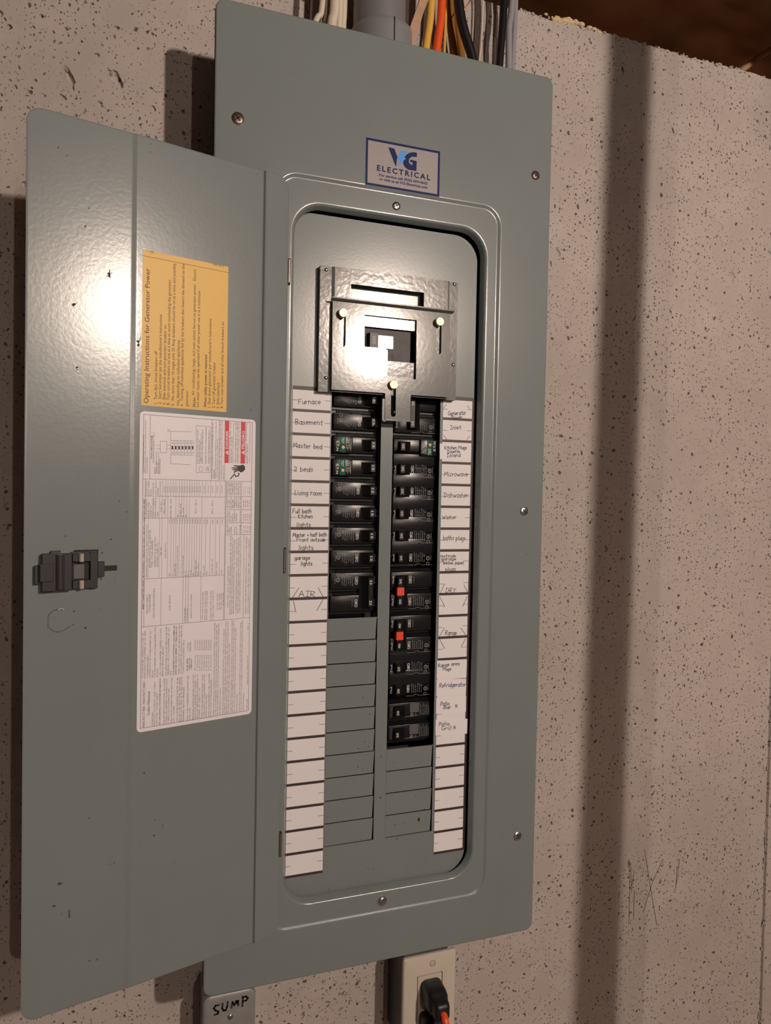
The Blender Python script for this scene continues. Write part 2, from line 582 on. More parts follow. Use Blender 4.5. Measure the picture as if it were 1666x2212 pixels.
def blob(cx, cz, r, rnd, n=8, el=1.0, rot=0.0):
    q = []
    for i in range(n):
        a = 2 * math.pi * i / n
        k = r * rnd.uniform(.6, 1.15)
        x, z = math.cos(a) * k * el, math.sin(a) * k
        q.append((cx + x * math.cos(rot) - z * math.sin(rot), cz + x * math.sin(rot) + z * math.cos(rot)))
    return q


# ------------------------------------------------------------------ setting: wall, floor, ceiling
WALL_Y = 100.0
WTOP = 1160.0
SEAM_L, SEAM_R = -19.0, 868.0


def wall_y(x):
    return WALL_Y - 2.5 if x < SEAM_L else (WALL_Y if x < SEAM_R else WALL_Y - 4.0)


def build_wall():
    mb = MB()
    xs = []
    x = -1300.0
    while x < 2400:
        xs.append(x)
        x += 5.0 if -420 < x < 1150 else 40.0
    xs = sorted(set(xs + [SEAM_L - .01, SEAM_L + .01, SEAM_R - .5, SEAM_R + .5]))
    zs = [-1200.0, -600.0, 0.0, 600.0, 1120.0, 1140.0]
    front, n = [], len(xs)
    for zi, z in enumerate(zs + [None]):
        for x in xs:
            y = wall_y(x)
            if z is None:
                t = WTOP + 3.2 * noise.noise((x * .03, 1.7, 0)) + 2.2 * noise.noise((x * .11, 9.1, 0)) + 1.2 * noise.noise((x * .33, 3.3, 0))
                front.append((x, y + 2.0 + 1.5 * noise.noise((x * .2, 5.5, 2)), t))
            else:
                front.append((x, y + (0.6 * noise.noise((x * .02, z * .02, 4)) if z > 1100 else 0), z))
    mb.add(front, [(k * n + i, k * n + i + 1, (k + 1) * n + i + 1, (k + 1) * n + i) for k in range(len(zs)) for i in range(n - 1)])
    k = len(zs)
    back = [(p[0], 300.0, p[2]) for p in front[k * n:]] + [(p[0], 300.0, -1200.0) for p in front[:n]]
    o = len(mb.v)
    mb.v += back
    top0 = k * n
    for i in range(n - 1):
        for f in ((top0 + i, top0 + i + 1, o + i + 1, o + i), (o + i, o + i + 1, o + n + i + 1, o + n + i), (o + n + i, o + n + i + 1, i + 1, i)):
            mb.f.append(f)
            mb.m.append(0)
    for e in (0, n - 1):
        mb.f.append(tuple(kk * n + e for kk in range(k + 1)) + (o + e, o + n + e))
        mb.m.append(0)
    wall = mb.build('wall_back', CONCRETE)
    # real air holes and gouges cut into the face
    rnd = random.Random(11)
    cut = MB()
    used = []

    def hole(x, z, rx, rz, dep, rot=0.0, lump=0.35):
        if any((x - a) ** 2 + (z - c) ** 2 < (max(rx, rz) + q + 1.5) ** 2 for a, c, q in used):
            return
        for s in (SEAM_L, SEAM_R):
            if abs(x - s) < max(rx, rz) + 2:
                return
        used.append((x, z, max(rx, rz)))
        bm = bmesh.new()
        bmesh.ops.create_icosphere(bm, subdivisions=2, radius=1)
        y = wall_y(x)
        sd = rnd.uniform(0, 90)
        for p in bm.verts:
            c = p.co.copy()
            k = 1 + lump * noise.noise(c * 1.4 + Vector((sd, sd, 0)))
            a, b = c.x * rx * k, c.z * rz * k
            p.co = Vector((x + a * math.cos(rot) - b * math.sin(rot), y + c.y * dep, z + a * math.sin(rot) + b * math.cos(rot)))
        cut.bm(bm)

    big = [(150, 168, 6, 15, 7, .35), (252, 175, 7, 17, 7, .6), (258, 170, 7, 5, 5, .2), (210, 122, 6, 5, 4, 0), (318, 73, 3.6, 3.6, 5, 0), (177, 93, 2.6, 3, 4, 0), (170, 118, 2.5, 4, 4, 0),
           (52, 400, 6, 7, 5, 0), (332, 237, 4, 8, 4, .5), (42, 149, 2.6, 5, 4, .4), (137, 212, 9, 3.4, 4, -.5), (90, 38, 4, 5, 4, 0), (35, 190, 3, 5, 4, .6), (200, 12, 4, 3, 4, .3),
           (395, 228, 5, 6, 3.5, .4), (437, 310, 4.5, 10, 3.5, .2), (1454, 282, 4, 9, 5, .5), (1490, 268, 3.5, 3.5, 4, 0), (1389, 312, 4.5, 4.5, 4, 0), (1604, 322, 4, 4.5, 4, 0), (1662, 320, 5, 7, 4, 0), (1551, 275, 3.5, 13, 4, -.05),
           (1335, 323, 4, 6, 4, 0), (1300, 318, 4, 5, 4, 0), (1205, 545, 8, 13, 4, .7), (1190, 570, 4, 9, 3.5, .2), (1583, 597, 9, 11, 3, 0), (1601, 1330, 11, 12, 2.5, 0), (1540, 1310, 6, 5, 4, 0), (1516, 1392, 7, 5, 4, .3),
           (1427, 365, 6, 5, 3, 0), (1465, 372, 5, 4, 3, 0), (1370, 690, 5, 4, 4, .4), (1500, 750, 4, 6, 4, 0), (1440, 890, 6, 4, 4, .3), (1620, 980, 4, 5, 4, 0),
           (1640, 1650, 7, 10, 4, 0), (1430, 1614, 5, 6, 4, 0), (1200, 1586, 5, 5, 4, 0), (1395, 1678, 4, 4, 4, 0), (1408, 1700, 6, 4, 3, .2), (1505, 1824, 5, 5, 4, 0), (1620, 1940, 6, 5, 4, 0), (1530, 2165, 5, 5, 4, 0), (1570, 2170, 7, 8, 4, .4),
           (600, 2150, 5, 7, 4, .2), (1190, 2110, 7, 9, 2.5, .3), (700, 2120, 5, 4, 3, 0), (1340, 60, 8, 5, 3, .3)]
    for u, v, a, b, d, r in big:
        p = at(u, v, WALL_Y)
        k_ = .8 if (v < 200 and b > 14) else .48
        hole(p.x, p.z, a * k_, b * k_, d * .8, r, .6 if k_ > .5 else .35)
    for _ in range(420):
        u, v = rnd.uniform(-60, 1700), rnd.uniform(-10, 2240)
        if 480 < u < 1120 and 40 < v < 2080:
            continue
        if u < 460 and 250 < v < 2080 and u > 60:
            continue
        p = at(u, v, WALL_Y)
        if p.z > WTOP - 12 or p.z < -380:
            continue
        r = 0.9 + 1.7 * rnd.random() ** 2.2
        hole(p.x, p.z, r, r * rnd.uniform(.8, 1.9), 2.2 + r * .7, rnd.uniform(-.8, .8))
    cutter = cut.build('wall_hole_cutter', CONCRETE)
    md = wall.modifiers.new('holes', 'BOOLEAN')
    md.operation = 'DIFFERENCE'
    md.solver = 'EXACT'
    md.object = cutter
    dg = bpy.context.evaluated_depsgraph_get()
    me = bpy.data.meshes.new_from_object(wall.evaluated_get(dg))
    wall.modifiers.clear()
    wall.data = me
    me.materials.clear()
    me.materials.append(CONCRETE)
    bpy.data.objects.remove(cutter)
    tag(wall, 'poured concrete basement wall with small air holes', None, kind='structure')
    return wall


wall = build_wall()

# crumbs of cement along the top edge, ragged form seams, pencil marks
mb = MB()
rnd = random.Random(5)
for i in range(230):
    u = rnd.uniform(1120, 1700)
    p = at(u, 18 + (u - 1125) * .277, WALL_Y)
    r = rnd.uniform(.8, 2.6)
    mb.ball((p.x, WALL_Y + 4 + rnd.uniform(-3, 3), WTOP + rnd.uniform(-4, 2)), r, 0, 1, (1.3, 1, .8))
o = mb.build('broken_edge', CONCRETE, wall, smooth=60)
o['kind'] = 'stuff'
mb = MB()
for i in range(60):
    u = rnd.gauss(1228, 24)
    p = at(u, 18 + (u - 1125) * .277, WALL_Y)
    mb.ball((p.x, WALL_Y + 6 + rnd.uniform(-4, 3), WTOP + 2 + rnd.uniform(-4, 4)), rnd.uniform(1.5, 4.5), 0, 2, (1.4, 1, .8))
o = mb.build('cement_crumbs', FOAM, wall, smooth=60)
o['kind'] = 'stuff'
mb = MB()
for i in range(120):
    z = rnd.uniform(-330, 700) if i % 3 else rnd.uniform(-330, 100)
    mb.ball((SEAM_R + rnd.uniform(-3, 3.5), WALL_Y - 1 + rnd.uniform(-2, 1), z), rnd.uniform(.6, 1.7), 0, 1, (.9, .6, 2.6))
for i in range(60):
    mb.ball((SEAM_L + rnd.uniform(-.8, .6), WALL_Y - 1.2, rnd.uniform(-100, 1150)), rnd.uniform(.6, 1.5), 0, 1, (.7, .6, 3.0))
o = mb.build('form_seam_burr', CONCRETE, wall, smooth=60)
o['kind'] = 'stuff'
mb = MB()
_zk = lambda x, y: xz(1050 + x * .3697, 1560 + y * .3697, WALL_Y)
for st in ([(836, 800), (840, 960), (836, 1175)], [(845, 820), (852, 990)], [(866, 870), (852, 960)], [(868, 985), (862, 1145)], [(927, 745), (960, 960), (998, 1185)], [(1032, 805), (975, 930), (918, 1110)], [(1130, 800), (1122, 900), (1103, 990)], [(1118, 840), (1110, 950)]):
    mb.stroke([_zk(*q) for q in st], .9, WALL_Y - .12)
mb.build('pencil_mark', GRAPHITE, wall)

mb = MB()
mb.box(-3500, 3500, -6000, 300, -1260, -1200)
tag(mb.build('floor', FLOORM), 'grey concrete basement floor', kind='structure')
mb = MB()
mb.box(-3500, 3500, -6000, 420, 1440, 1460)
ceil = tag(mb.build('ceiling', JOISTW), 'wooden subfloor overhead carried by joists', kind='structure')
mbj = MB()
mbj.box(-3500, 3500, -19, 19, 1200, 1440)
j0 = mbj.build('joist', JOISTW, ceil)
for i in range(12):
    j = j0 if i == 0 else j0.copy()
    if i:
        COL.objects.link(j)
    j.location.y = (-200 - 500 * i) * .001

# paper-faced insulation stuffed on top of the wall
mb = MB()
nx, nz = 240, 34
vs = []
for k in range(nz + 1):
    for i in range(nx + 1):
        x = -1300 + 3700 * i / nx
        z = 1166 + (1438 - 1166) * k / nz
        q = Vector((x * .006, z * .013, 0))
        y = 262 + 26 * noise.noise(q) + 15 * noise.noise(q * 2.3 + Vector((4, 4, 0))) + 10 * abs(noise.noise(Vector((x * .012 + z * .01, z * .02 - x * .006, 7)))) - 18 * abs(noise.noise(Vector((x * .009 - z * .013, 3, 1))))
        vs.append((x, y, z))
w = nx + 1
mb.add(vs, [(k * w + i, k * w + i + 1, (k + 1) * w + i + 1, (k + 1) * w + i) for k in range(nz) for i in range(nx)])
bk = [(p[0], 330, p[2]) for p in vs]
o_ = len(mb.v)
mb.v += bk
for k in range(nz):
    for i in range(nx):
        mb.f.append((o_ + k * w + i, o_ + (k + 1) * w + i, o_ + (k + 1) * w + i + 1, o_ + k * w + i + 1))
        mb.m.append(0)
tag(mb.build('insulation_batt', KRAFT, smooth=50), 'brown paper-faced insulation tucked above the concrete wall', 'insulation')
mb = MB()
a, b = at(1595, 158, 150), at(1690, 92, 235)
a.z = max(a.z, WTOP + 5)
mb.tube([a, (a + b) / 2 + Vector((0, 4, 2)), b], 5, 6)
tag(mb.build('wood_lath', WOOD), 'thin strip of wood leaning in the insulation over the wall', 'wood strip')


# ------------------------------------------------------------------ lamps and the post that shades the wall
def lamp(loc, label):
    x, y, z = loc
    e = thing('ceiling_lamp', label, 'lamp', (x, y, 1200.0), 'bare bulbs on the joists')
    mb = MB()
    mb.cyl((x, y, 1200), (0, 0, -1), 58, 22, 32, 50)
    mb.cyl((x, y, 1178), (0, 0, -1), 24, 22, 24, 20)
    mb.build('lamp_holder', PORCELAIN, e, smooth=40)
    mb = MB()
    mb.ball((x, y, z), 30, 0, 3)
    mb.tube([(x, y, z + 26), (x, y, z + 42), (x, y, 1156)], [15, 13, 13], 16)
    mb.build('bulb', BULB, e, smooth=60)


lamp(LAMP, 'bare lit bulb in a porcelain holder near the panel')
lamp(LAMP_FAR, 'bare lit bulb in a porcelain holder far from the panel')
mb = MB()
mb.tube([(607, -460, -1200), (621.6, -460, 0), (636, -460, 1200)], 25, 24)
mb.cyl((607, -460, -1200), (0, 0, 1), 60, 8, 24)
tag(mb.build('support_post', POSTM, smooth=40), 'round steel support post standing between floor and joists', 'post')

# ------------------------------------------------------------------ electrical panel
W, H = 390.0, 1017.2
DF = 15.0                                          # depth of the dead front behind the cover face
panel = thing('electrical_panel', 'tall grey electrical panel with its door swung open', 'electrical panel', (195.0, 100.0, 0.0))

# enclosure behind the cover
mb = MB()
mb.prism([rr(13, 377, 13, 1004, 2, 2), rr(15, 375, 15, 1002, 1, 2)], 2.5, 99.0)
mb.box(14, 376, 97, 99.3, 14, 1003)
mb.build('enclosure', PAINT, panel)

# cover: one pressed sheet with a seat for the door and a turned-in lip
OP = (83.0, 307.0, 79.5, 828.0)                    # opening at the face
EM = (66.0, 323.5, 56.5, 855.0)                    # step that the door sits in


def grow(r, d):
    return (r[0] - d, r[1] + d, r[2] - d, r[3] + d)


n = 8
prof = [((0, W, 0, H), 10, 7.0, 0.0), ((0, W, 0, H), 10, 1.2, 0.0), ((0, W, 0, H), 10, .3, -.5), ((0, W, 0, H), 10, 0, -1.4), ((0, W, 0, H), 10, 0, -2.0),
        (EM, 21, 0.0, 3.2), (EM, 21, 0.0, 2.4), (EM, 21, .08, 1.7), (EM, 21, .3, 1.05), (EM, 21, .6, .5), (EM, 21, 1.1, -.5), (EM, 21, 1.4, -1.05), (EM, 21, 1.62, -1.7), (EM, 21, 1.7, -2.4), (EM, 21, 1.7, -3.2),
        (OP, 30, 1.7, 4.0), (OP, 30, 1.7, 3.0), (OP, 30, 1.8, 2.1), (OP, 30, 2.1, 1.3), (OP, 30, 2.6, .6), (OP, 30, 3.4, 0), (OP, 30, 4.5, -.5), (OP, 30, 6.0, -1.0), (OP, 30, 7.0, -1.4), (OP, 30, 9.2, -2.3)]
rings = []
for base, r, y, d in prof:
    rings.append(ring(rr(*grow(base, d), max(r + d, 1), n), y))
back = [[(p[0], p[1] + 1.3, p[2]) for p in rg] for rg in rings[::-1]]
mb = MB()
mb.loft(rings + back + [rings[0]])
cover = mb.build('cover', PAINT, panel, smooth=50)

# dead front plate with two breaker openings
Z10 = 385.8
LX = (130.8, 188.5)
RX = (202.5, 260.5)


def rowz(k):
    return Z10 - 25.4 * (k - 10)


mb = MB()
df_out = rr(80.5, 303.6, 76, 823.5, (30, 30, 24, 30), 8)
main_hole = rr(150, 226, 652, 712, 2, 2)
mb.prism([df_out, rr(LX[0], LX[1], rowz(10), rowz(0) + 2, .6, 1), rr(RX[0], RX[1], rowz(16), rowz(0) + 2, .6, 1), main_hole,
          rr(LX[0], LX[1], rowz(20), rowz(10) - .7, .3, 1), rr(RX[0], RX[1], rowz(20), rowz(16) - .7, .3, 1)], DF, DF + 1.5)
mb.build('dead_front', PAINT, panel, smooth=40)
mb = MB()
mb.box(88, 300, 60, 62, 80, 822)
mb.build('bus_backing', CAVITY, panel)

# filler plates: hinged blanks, the free edge standing a little open
mbL, mbR = MB(), MB()
wL, hR = LX[1] - LX[0], 25.4


def filler(mb):
    x0, x1, z0, z1 = .15, wL - .9, 1.0, 25.2
    f = [(x0, 0, z0), (x1 - 1.0, .5, z0), (x1, .3, z1), (x0, 0, z1)]
    b = [(p[0], p[1] + 1.2, p[2]) for p in f]
    mb.add(f + b, [(0, 1, 2, 3), (7, 6, 5, 4), (0, 4, 5, 1), (1, 5, 6, 2), (2, 6, 7, 3), (3, 7, 4, 0)])
    return mb


proto = None
for cx, rows in ((LX[0], range(11, 21)), (RX[0], range(17, 21))):
    for k in rows:
        if proto is None:
            proto = filler(MB()).build('filler_plate', PAINT, panel, local=True)
            o = proto
        else:
            o = proto.copy()
            COL.objects.link(o)
        o.location = Vector((cx - 195.0, DF - 100.0, rowz(k))) * .001

# screws
def screw(name, x, z, r, y, m, cross=0.6, parent=panel, hexh=False, proud=1.6):
    mb = MB()
    nn = 6 if hexh else 18
    rg = []
    for q, (rad, dy) in enumerate(((1.0, 0.0), (1.0, -.45), (.86, -.8), (.5, -1.0), (.12, -1.05))):
        rg.append([(x + r * rad * math.cos(2 * math.pi * i / 18), y + dy * proud, z + r * rad * math.sin(2 * math.pi * i / 18)) for i in range(18)])
    mb.loft(rg, 0, True, True)
    if hexh:
        mb.cyl((x, y + .3, z), (0, -1, 0), r * 1.35, .8, 18, m=0)
    for a in (cross, cross + math.pi / 2):
        dx, dz = math.cos(a) * r * .62, math.sin(a) * r * .62
        nx_, nz_ = -math.sin(a) * r * .1, math.cos(a) * r * .1
        yy = y - proud * 1.06
        mb.add([(x - dx + nx_, yy, z - dz + nz_), (x + dx + nx_, yy, z + dz + nz_), (x + dx - nx_, yy, z + dz - nz_), (x - dx - nx_, yy, z - dz - nz_)], [(0, 1, 2, 3)], 1)
        if cross > 1.9 or hexh:
            break
    return mb.build(name, [m, CAVITY], parent, smooth=50)


screw('cover_screw', 23.1, 901.2, 6.2, 0, DARKSCREW)
screw('cover_screw', 369.0, 900.7, 5.2, 0, DARKSCREW, .9)
screw('cover_screw', 364.4, 507.2, 5.2, 0, STEEL, .75)
screw('cover_screw', 366.3, 117.7, 5.2, 0, STEEL, .75)
screw('cover_screw', 196.5, 840.0, 4.6, 1.7, STEEL, .5)
screw('cover_screw', 195.8, 67.6, 4.4, 1.7, STEEL, .7, hexh=True)

# hinge knuckles showing through slots at the door edge
for zt, zb in ((767.5, 741.0), (466.0, 439.5), (163.5, 137.0)):
    mb = MB()
    mb.box(73.0, 79.4, -1.6, 1.5, zb, zt - 4, 0)  # dark block drawn for the shaded inside of the hinge slot
    mb.box(74.3, 79.4, -1.6, 1.5, zt - 6, zt, 0)
    mb.tube([(77.6, -2.0, zb + 1), (77.6, -2.0, zt - 1.5)], 1.5, 10, 1)
    mb.build('hinge', [CAVITY, mat('hinge_brown_steel', (0.22, 0.18, 0.16), rough=.3, metal=.7)], panel)

# sticker of the electrician
ZB = lambda x, y: xz(600 + x * .39016, y * .39016, 0)
mb = MB()
SX0, SX1, SZ0, SZ1 = 159.3, 247.0, 856.7, 907.4
mb.prism([rr(SX0, SX1, SZ0, SZ1, .6, 2)], -.15, 0.05, 0)
mb.prism([rr(SX0 + .2, SX1 - .2, SZ0 + .2, SZ1 - .2, .6, 2), rr(SX0 + 2.8, SX1 - 2.8, SZ0 + 2.8, SZ1 - 2.8, .3, 2)], -.2, -.16, 1)
mb.flat([ZB(612, 815), ZB(646, 823), ZB(664, 872), ZB(650, 900), ZB(660, 920), ZB(650, 915)], -.22, 1)
mb.flat([ZB(612, 815), ZB(646, 823), ZB(662, 870), ZB(655, 922)], -.23, 1)
G = [(771, 846), (771, 870), (742, 868), (728, 880), (726, 898), (734, 910), (746, 914), (746, 900), (733, 897), (733, 884), (770, 892), (768, 948), (746, 944), (722, 940), (704, 926), (694, 906), (697, 880), (710, 858), (730, 846), (750, 843)]
mb.flat([ZB(*q) for q in G], -.22, 1)
mb.flat([ZB(*q) for q in [(682, 832), (716, 837), (700, 874), (712, 877), (660, 922), (676, 886), (660, 882)]], -.26, 2)
mb.text('ELECTRICAL', ZB(549, 943), ZB(845, 999), 5.6, -.22, 1, bold=.032, res=2, space=1.35)
mb.text('For service call (920) 659-0625', ZB(562, 975), ZB(829, 1023), 2.7, -.22, 1, bold=.03, res=2)
mb.text('or visit us at VG-Electrical.com', ZB(562, 997), ZB(829, 1046), 2.7, -.22, 1, bold=.03, res=2)
tag(mb.build('sticker', [STICKER, NAVY, SKYBLUE], panel), 'silver sticker with navy border and blue bolt logo')

# directory strips: dark border strip, 21 white cells each
ZE = lambda x, y: (600 + x * .27611, 820 + y * .27611)
ZF = lambda x, y: (600 + x * .27611, 1140 + y * .27611)
ZG = lambda x, y: (600 + x * .27611, 1400 + y * .27611)
YS = DF - .25
cells = {}
for side, (x0, x1) in (('L', (87.5, 129.6)), ('R', (263.6, 304.3))):
    mb = MB()
    mb.box(x0, x1, DF - .15, DF - .01, 103.6, 638.6)
    strip = mb.build('directory_strip', STRIP, panel)
    for k in range(21):
        cz0 = 103.6 + 25.4 * (20 - k) + (2.9 if k == 20 else 2.4)
        cz1 = 103.6 + 25.4 * (21 - k) - (.6 if k else 2.6)
        mb = MB()
        a, b = (x0, x1) if side == 'L' else (x0, x1 - 3.4)
        mb.box(a + .1, b - .1, YS, DF - .14, cz0, cz1, 0)
        zt = (cz0 + cz1) / 2 - .3
        mb.stroke([(a + .2, zt - .5), (a + 5.8, zt - .5)], .42, YS - .03, 1)
        mb.stroke([(b - .2, zt + .4), (b - 6.3, zt + .4)], .42, YS - .03, 1)
        cells[(side, k)] = (mb, strip)

HAND = [  # strip, row, text, zoom, x0, y0, x1, y1, cap height in zoom px, ink
    ('L', 0, 'Furnace', ZE, 163, 190, 335, 191, 36, 1), ('L', 1, 'Basement', ZE, 140, 350, 350, 356, 36, 1), ('L', 2, 'Master bed', ZE, 122, 530, 345, 543, 34, 1),
    ('L', 3, '2 beds', ZE, 128, 718, 275, 720, 34, 1), ('L', 4, 'Living room', ZE, 133, 903, 343, 907, 36, 1), ('L', 5, 'Full bath', ZE, 118, 1046, 262, 1046, 32, 1),
    ('L', 5, 'Kitchen', ZE, 160, 1085, 272, 1083, 28, 1), ('L', 5, 'lights', ZE, 148, 1150, 258, 1150, 30, 1),
    ('L', 6, 'Master + half bath', ZF, 118, 72, 384, 67, 28, 1), ('L', 6, 'Front outside', ZF, 150, 108, 372, 106, 26, 1), ('L', 6, 'lights', ZF, 163, 172, 280, 172, 34, 1),
    ('L', 7, 'garage', ZF, 133, 250, 252, 250, 28, 1), ('L', 7, 'lights', ZF, 180, 295, 270, 295, 30, 1), ('L', 8, 'AIR', ZF, 165, 540, 290, 540, 42, 1),
    ('R', 0, 'Generator', ZE, 1335, 281, 1475, 273, 32, 2), ('R', 0, 'Power', ZE, 1358, 308, 1445, 306, 26, 2), ('R', 1, 'Inlet', ZE, 1350, 391, 1435, 388, 30, 2),
    ('R', 3, 'Microwave', ZE, 1305, 755, 1488, 757, 34, 1), ('R', 4, 'Dishwasher', ZE, 1303, 922, 1490, 923, 38, 1), ('R', 5, 'Washer', ZE, 1288, 1090, 1398, 1090, 28, 1),
    ('R', 6, 'baths plugs', ZE, 1297, 1256, 1468, 1257, 36, 1), ('R', 7, 'outside', ZF, 1275, 230, 1392, 232, 24, 1), ('R', 7, 'garage', ZF, 1280, 254, 1395, 255, 22, 1),
    ('R', 7, 'below panel', ZF, 1298, 285, 1455, 287, 26, 1), ('R', 7, 'plugs', ZF, 1313, 340, 1392, 340, 34, 1), ('R', 8, 'DRY', ZF, 1315, 508, 1392, 508, 36, 1),
    ('R', 10, 'Range', ZF, 1310, 840, 1400, 840, 36, 1)]
for s, k, tx, Z, x0, y0, x1, y1, hh, ink in HAND:
    p0, p1 = xz(*Z(x0, y0), YS), xz(*Z(x1, y1), YS)
    cells[(s, k)][0].pen(tx, p0, p1, hh * .148, YS - .04, ink, .58 if ink == 1 else .6)
STRK = [('L', 8, ZF, [(168, 468), (112, 552)], 1), ('L', 8, ZF, [(318, 470), (356, 542)], 1), ('L', 9, ZF, [(122, 572), (143, 662)], 1), ('L', 9, ZF, [(355, 560), (306, 650)], 1),
        ('R', 8, ZF, [(1305, 440), (1272, 514)], 1), ('R', 8, ZF, [(1458, 448), (1488, 512)], 1), ('R', 9, ZF, [(1268, 540), (1305, 612), (1298, 622)], 1), ('R', 9, ZF, [(1484, 538), (1448, 615)], 1),
        ('R', 10, ZF, [(1304, 785), (1264, 852)], 1), ('R', 10, ZF, [(1432, 783), (1478, 848)], 1), ('R', 11, ZF, [(1266, 870), (1306, 946)], 1), ('R', 11, ZF, [(1470, 866), (1436, 934)], 1),
        ('R', 0, ZE, [(1320, 196), (1298, 224)], 2), ('R', 0, ZE, [(1484, 204), (1502, 230)], 2), ('R', 1, ZE, [(1298, 436), (1322, 466)], 2), ('R', 1, ZE, [(1502, 442), (1480, 470)], 2)]
for s, k, Z, pts, ink in STRK:
    cells[(s, k)][0].stroke([xz(*Z(*q), YS) for q in pts], .6, YS - .04, ink)
for (s, k), (mb, strip) in cells.items():
    mb.build('label_cell', [PAPER, INK, BLUEINK], strip)

# paper slips taped over the right-hand strip
SLIPS = [([(1268, 500), (1515, 508), (1512, 632), (1268, 622)], ZE, [('Kitchen Plugs', 1305, 546, 1478, 546, 26), ('Dinette', 1330, 576, 1425, 573, 23), ('Island', 1322, 606, 1430, 603, 27)]),
         ([(1246, 98), (1480, 88), (1476, 228), (1243, 238)], ZG, [('Range area', 1257, 150, 1420, 131, 27), ('Plugs', 1292, 176, 1356, 173, 24)]),
         ([(1243, 246), (1475, 238), (1472, 362), (1240, 374)], ZG, [('Refridgerator', 1265, 308, 1470, 296, 32)]),
         ([(1240, 392), (1474, 376), (1472, 496), (1238, 514)], ZG, [('Patio', 1272, 450, 1343, 445, 29), ('Bar', 1298, 476, 1355, 473, 26), ('*', 1388, 466, 1404, 466, 26)]),
         ([(1236, 560), (1488, 552), (1484, 668), (1234, 682)], ZG, [('Patio', 1260, 608, 1343, 604, 28), ('Grill', 1280, 642, 1358, 638, 30), ('*', 1376, 636, 1392, 634, 28)])]
for quad, Z, txt in SLIPS:
    mb = MB()
    mb.prism([[xz(*Z(*q), YS) for q in quad]], YS - .35, YS - .05, 0)
    for tx, x0, y0, x1, y1, hh in txt:
        mb.pen(tx, xz(*Z(x0, y0), YS), xz(*Z(x1, y1), YS), hh * .148, YS - .4, 1, .6)
    mb.build('paper_slip', [PAPER2, BLUEINK], panel)

# small chips on the dead front and cover
mb = MB()
rnd = random.Random(21)
for u, v, r in [(797, 1612, 1.0), (800, 1602, .7), (774, 1617, 1.1), (788, 1603, 1), (823, 1634, 1.3), (822, 1723, 1.2), (774, 1656, 1), (784, 1661, .8), (849, 1647, .7), (843, 1664, .9), (905, 1770, 3), (853, 1781, .9), (875, 1778, .7),
                (918, 1771, .7), (917, 1748, 1), (898, 1719, .8), (908, 1733, .7), (713, 1745, .8), (780, 1813, 1), (772, 1826, .9), (857, 1812, 1.2), (725, 1850, .9), (807, 1878, 1.1), (795, 1875, .8), (819, 1888, .6), (921, 1859, 1), (901, 1862, .7),
                (750, 1923, .9), (710, 1920, .9), (784, 1507, .9), (722, 1476, .7), (723, 1565, .6), (799, 1543, 1), (790, 1551, .7), (827, 1275, .9), (826, 1321, .9)]:
    p = xz(u, v, DF)
    mb.flat(blob(p[0], p[1], r * .85, rnd, 7, rnd.uniform(.5, 1)), DF - .26)
for u, v, r in [(633, 157, 1), (812, 172, .6), (960, 342, .7), (1139, 1198, 1.1), (1057, 1160, .6), (1080, 1911, .8), (1064, 1931, .8), (726, 1963, .7), (722, 1949, .8), (651, 504, .8)]:
    p = xz(u, v, 0)
    mb.flat(blob(p[0], p[1], r * .6, rnd, 7), -.05)
mb.build('paint_chip', CHIP, panel)['kind'] = 'stuff'

# ------------------------------------------------------------------ door (open about 164 degrees) and its labels
DA = math.radians(15.0)
DO = Vector((50.0 - 220.1 * math.cos(DA), -7.0 - 220.1 * math.sin(DA), 0.0))
DE = Vector((math.cos(DA), math.sin(DA), 0))
DN = Vector((-math.sin(DA), math.cos(DA), 0))        # away from the viewer


def dpx(u, v, y=0.0):
    """pixel to door coordinates (s along the door, z) on the plane y behind its face"""
    d = pxray(u, v)
    P0 = DO + DN * y
    t = (P0 - CAM_C).dot(DN) / d.dot(DN)
    q = CAM_C + d * t - DO
    return (q.dot(DE), q.z)


DZ0, DZ1, DW = 53.5, 850.0, 247.0
S1, S2 = 90.0, 219.5
YM, YF = -.9, -2.4
mb = MB()


def door_y(s):
    pr = [(0, 3.05), (1.0, 2.8), (S1 - 2.6, 0.0), (S1 - 1.6, -.1), (S1 + 1.6, YM + .1), (S1 + 2.6, YM), (S2 - 2.2, YM), (S2 - 1.4, YM + .15), (S2 - .6, YM + .5), (S2 + .6, YF - .4), (S2 + 1.6, YF - .15), (S2 + 2.6, YF), (DW - 1, YF), (DW, YF + .3)]
    for (a, ya), (b, yb) in zip(pr[:-1], pr[1:]):
        if a <= s <= b:
            return ya + (yb - ya) * (s - a) / (b - a)
    return 0.0


def edge_z(s):
    """top/bottom inset from the rounded corners"""
    r = 13.0
    q = 0
    if s < r:
        q = r - math.sqrt(max(0, r * r - (r - s) ** 2))
    if s > DW - 15:
        q = 15 - math.sqrt(max(0, 225 - (s - DW + 15) ** 2))
    return q


